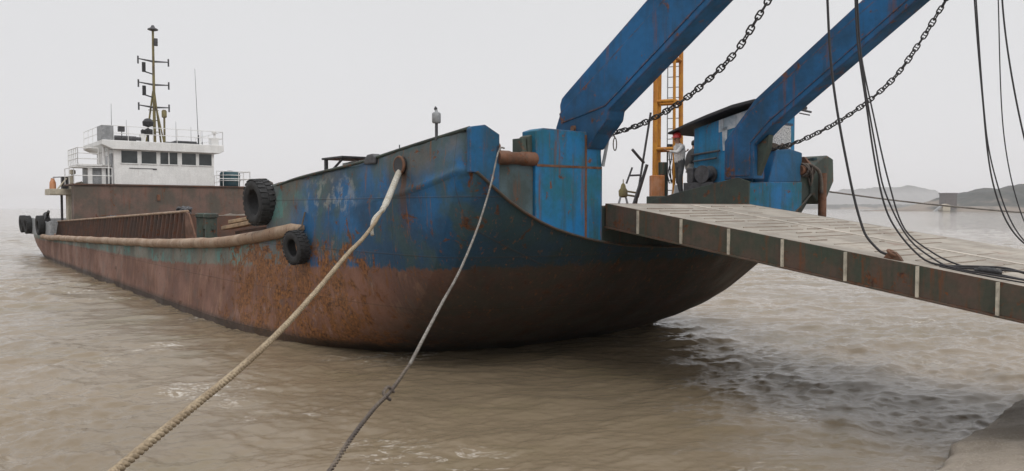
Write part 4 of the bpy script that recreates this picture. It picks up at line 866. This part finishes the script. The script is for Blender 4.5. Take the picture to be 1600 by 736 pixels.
twisted('rope_length', main, .031, .17, M['rope'], None, parent=rp)
m = MB(); m.path(catmull([(-2.287,15.72,4.28),(-2.285,14.601,3.84),(-2.284,13.95,3.59),(-2.284,13.5,3.455)], 24), [.05]*2+[.062]*18+[.05]*4, 12); m.build('chafe_sleeve', M['sleeve'], rp, smooth=True)
m = MB(); m.path(catmull([(-2.284,13.52,3.46),(-2.30,13.2,3.40),(-2.33,12.9,3.30),(-2.33,12.75,3.15),(-2.31,12.7,3.05)], 20), .03, 10); m.build('tail', M['sleeve'], rp, smooth=True)
r2 = [(-.14,14.00,4.585),(-.20,13.86,4.58),(-.251,13.726,4.469),(-.338,12.691,3.922),(-.465,11.171,3.314),(-.551,10.155,2.992),(-.643,9.056,2.706),(-.734,7.975,2.5),(-.863,6.432,2.179)]
rp2 = empty('mooring_rope', (0,0,0), 0, 'thin grey rope running from the rusty bow roller down to the quay', 'rope')
twisted('rope_length', r2, .016, .12, M['wire'], None, parent=rp2, n=700)
twisted('doubled_tail', [(-.863,6.432,2.179),(-.92,5.763,2.112),(-.958,5.302,2.106),(-1.003,4.767,2.064),(-1.04,4.329,2.001),(-1.1,3.2,1.96),(-1.6,2.3,1.97)], .016, .11, M['oldrope'], None, parent=rp2, strands=2, n=500)
m = MB(); m.path(catmull([(-.90,5.80,2.10),(-.935,5.75,2.15),(-.955,5.66,2.12),(-.91,5.66,2.08),(-.93,5.75,2.06)], 24), .013, 8); m.build('splice_knot', M['oldrope'], rp2, smooth=True)
m = WM(); m.path(catmull([(-.05, -1.0, 4.9), (-.12, -1.0, 4.6), (-.04, -1.0, 4.45)], 8), .01, 6)
bo = empty('mooring_bollard', (-1.75, 1.9, 1.93), 0, 'rusty quay bollard holding both mooring ropes', 'bollard')
MB().lathe([(.22, 0), (.22, .03), (.14, .05), (.14, .32), (.2, .36), (.2, .42), (.12, .46)], n=24).build('post', M['rust'], bo, smooth='auto')
m = MB(); m.box((-.3, -.3, -.002), (.3, .3, .02)); m.build('base_plate', M['rust'], bo, bevel=.005)
# far mooring line to the shore on the right
m = MB(); m.path(catmull([S(-.1, 8.7, 3.95), (11.0, 21.2, 3.66), (13.33, 20.0, 3.38), (17, 18.5, 3.1), (24, 16, 2.2)], 60), .022, 8)
tag(m.build('mooring_line', M['wire'], smooth=True), 'dark taut line from the far bow post across the hills to the right', 'rope')
# tan rope bundled over the far roller
m = WM(); q_ = []
for k in range(90): an = k*.42; q_.append((.03 + .18*math.cos(an), 7.45 + .4*(k/90) + .04*math.sin(k), 4.52 + .17*math.sin(an) - (.25 if k % 17 == 0 else 0)))
m.path(catmull(q_, 320), .026, 6); m.path(catmull([(-.12, 7.7, 4.65), (-.2, 7.95, 4.5), (-.22, 8.05, 4.2), (-.2, 8.1, 3.9)], 20), .05, 8)
tag(m.build('coiled_rope', M['oldrope'], smooth=True), 'dirty brown rope wound over the far bow roller', 'rope')
m = WM(); q_ = [(.2+.25*math.cos(k*.5)*(.7+.3*math.sin(k)), 6.6+.5*math.sin(k*.5), 5.07+.02*(k % 5)+.03*math.sin(k*1.7)) for k in range(50)]
m.path(catmull(q_, 200), .022, 6); tag(m.build('coiled_rope', M['oldrope'], smooth=True), 'tangled tan rope lying on top of the far blue tower', 'rope')

# ---------------------------------------------------------------- chains
link_mesh = {}
def link_meshes(ln, wd, r):
    m = MB(); h = ln/2 - wd/2; q_ = []
    for k in range(9): a = -math.pi/2 + math.pi*k/8; q_.append((h + wd/2*math.cos(a), wd/2*math.sin(a), 0))
    for k in range(9): a = math.pi/2 + math.pi*k/8; q_.append((-h + wd/2*math.cos(a), wd/2*math.sin(a), 0))
    m.path(q_, r, 8, closed=True); m.tube((0, -wd/2, 0), (0, wd/2, 0), r*.8, 6); return m
def chain(pts, label, ln=.172, wd=.098, r=.0148):
    base = Vector(pts[0]); e = empty('stud_chain', base, 0, label, 'chain', 'chains hung from the gantry arms')
    cl = catmull(pts, 2000); cum_ = np.concatenate([[0], np.cumsum(np.linalg.norm(np.diff(cl, axis=0), axis=1))]); pitch = ln - 2*r - .004
    proto = None; N = int(cum_[-1]/pitch)
    for i in range(N):
        s_ = (i+.5)*pitch; p = Vector([np.interp(s_, cum_, cl[:, c_]) for c_ in range(3)]); q_ = Vector([np.interp(min(s_+.05, cum_[-1]), cum_, cl[:, c_]) for c_ in range(3)]); q0 = Vector([np.interp(s_-.05, cum_, cl[:, c_]) for c_ in range(3)])
        d = (q_-q0).normalized()
        if proto is None: o = proto = link_meshes(ln, wd, r).build('link', M['chain'], e, smooth=True)
        else: o = proto.copy(); COL.objects.link(o); o.parent = e
        sd_ = d.cross(Vector((0,0,1))).normalized(); up_ = sd_.cross(d); roll = R(42 if i % 2 else -48) + .25*math.sin(i*1.9)
        y_ = sd_*math.cos(roll) + up_*math.sin(roll); z_ = d.cross(y_)
        mt = Matrix((d, y_, z_)).transposed().to_4x4(); mt.translation = p - base; o.matrix_local = mt
    return e
chain([S(*p) for p in ((-.12,-.05,5.04),(-.55,-.05,5.06),(-1.17,-.05,5.18),(-1.96,-.05,5.45),(-2.68,-.05,5.83),(-3.22,-.05,6.22),(-3.66,-.05,6.74),(-3.84,-.05,6.97),(-4.25,-.05,7.75),(-4.45,-.05,8.2))], 'black stud link chain hanging from the near blue arm')
chain([S(*p) for p in ((.1,5.62,4.92),(-.6,5.45,4.98),(-1.32,5.3,5.12),(-2.19,5.3,5.47),(-2.92,5.3,5.89),(-3.47,5.3,6.34),(-3.98,5.3,7.01),(-4.3,5.3,7.51),(-4.44,5.3,7.74),(-4.75,5.3,8.6))], 'black stud link chain hanging from the far blue arm')
m = WM(); q_ = [(-.16+.0*a, .13+.05*math.cos(a), 4.82+.13*math.sin(a)) for a in np.linspace(0, 2*math.pi, 20, False)]
m.path(q_, .012, 6, closed=True); m.path([(-.16, .13, 4.95), (-.14, .10, 5.03)], .014, 6); tag(m.build('wire_loop', M['oldrope'], smooth=True), 'small brown wire loop hanging at the near tower beside the chain', 'wire loop')

# ---------------------------------------------------------------- hoist cables
def cable(pts, r, label, mat='cable'):
    m = WM(); m.path(catmull(pts, 90), r, 8); return tag(m.build('hoist_cable', M[mat], smooth=True), label, 'cable', 'black hoist cables over the ramp')
cable([(-4.72,.0,9.0),(-4.75,.1,7.9),(-4.78,.15,6.81),(-4.87,.15,5.68),(-5.11,.15,4.35),(-5.43,.15,3.15),(-5.69,.15,2.84),(-5.83,.13,2.80)], .020, 'thickest black cable coming down to the rusty lug on the ramp edge')
cable([(-4.70,.0,9.0),(-4.74,.1,7.9),(-4.765,.15,6.9),(-4.85,.15,5.85)], .009, 'thin cable running close beside the thickest black cable at the top')
cable([(-5.0,.4,9.0),(-5.05,.5,7.9),(-5.09,.5,6.8),(-5.18,.5,5.78),(-5.44,.5,4.35),(-5.58,.5,3.75),(-5.95,.5,3.04),(-6.42,.40,2.715),(-6.75,.22,2.64),(-7.1,.20,2.60),(-7.6,.3,2.53),(-8.6,.5,2.38)], .013, 'black cable left of the bunch, sagging to the ramp edge before the splice')
cable([(-5.02,.3,9.0),(-5.08,.4,7.3),(-5.15,.4,6.17),(-5.29,.4,5.25),(-5.52,.4,3.95),(-5.73,.4,3.3),(-6.19,.4,2.76),(-6.6,.30,2.66),(-7.0,.42,2.64),(-7.4,.62,2.62),(-8.4,.9,2.45)], .015, 'black cable in the middle of the bunch, curling up at the ramp edge')
cable([(-4.75,.9,9.0),(-4.85,.9,7.2),(-4.95,.9,6.07),(-5.18,.9,5.0),(-5.46,.9,3.86),(-5.72,.9,3.15),(-6.16,.9,2.80),(-6.6,.72,2.655),(-7.0,.55,2.60),(-7.5,.35,2.54),(-8.6,.2,2.39)], .013, 'black cable right of the bunch, lying across the ramp to the splice')
cable([(-5.9,2.5,9.2),(-5.98,2.5,8.0),(-6.04,2.5,6.94),(-6.19,2.5,5.34),(-6.34,2.5,4.08),(-6.56,2.5,3.34),(-6.84,2.5,2.94),(-7.4,2.5,2.60),(-8.6,2.3,2.38)], .013, 'black cable falling on the right, left one of a close pair')
cable([(-5.85,2.7,9.2),(-5.92,2.7,8.0),(-5.99,2.7,6.98),(-6.18,2.7,4.83),(-6.32,2.7,4.08),(-6.58,2.7,3.29),(-6.87,2.7,2.88),(-7.4,2.7,2.60),(-8.6,2.6,2.38)], .011, 'black cable falling on the right, right one of a close pair')
cable([(-5.95,3.5,9.2),(-6.0,3.5,8.0),(-6.04,3.5,7.1),(-6.14,3.5,5.11),(-6.28,3.5,4.11),(-6.51,3.5,3.28),(-6.7,3.5,2.99),(-7.3,3.5,2.62),(-8.6,3.3,2.38)], .010, 'thin black cable hanging nearly straight beyond the close pair')
cable([(-6.7,1.5,9.4),(-6.75,1.5,7.8),(-6.8,1.5,6.61),(-6.92,1.5,5.64),(-7.13,1.5,4.54),(-7.35,1.5,3.73),(-7.8,1.5,2.9),(-8.6,1.4,2.39)], .013, 'black cable slanting out of the picture at the far right')
cable([(-6.55,.30,2.665),(-6.9,.62,2.66),(-7.2,.75,2.645),(-7.6,.7,2.55),(-8.2,.55,2.45),(-9.2,.5,2.29)], .017, 'thick black cable looping over the ramp edge above the splice')
cable([(-6.55,.14,2.665),(-7.0,.09,2.60),(-7.4,.12,2.54),(-8.2,.25,2.43),(-9.2,.3,2.29)], .011, 'thin black cable lowest along the ramp edge beside the splice')
m = WM(); m.path(catmull([(-6.95,.30,2.625),(-7.0,.31,2.63),(-7.08,.33,2.63),(-7.2,.36,2.62),(-7.27,.37,2.61)], 20), [.03, .034, .034, .045, .05, .05, .048, .044, .048, .05, .048, .044, .048, .05, .046, .04, .045, .04, .03, .02], 10)
tag(m.build('cable_splice', M['black'], smooth='auto'), 'black clamped splice lump lying among the cables on the ramp', 'cable splice')
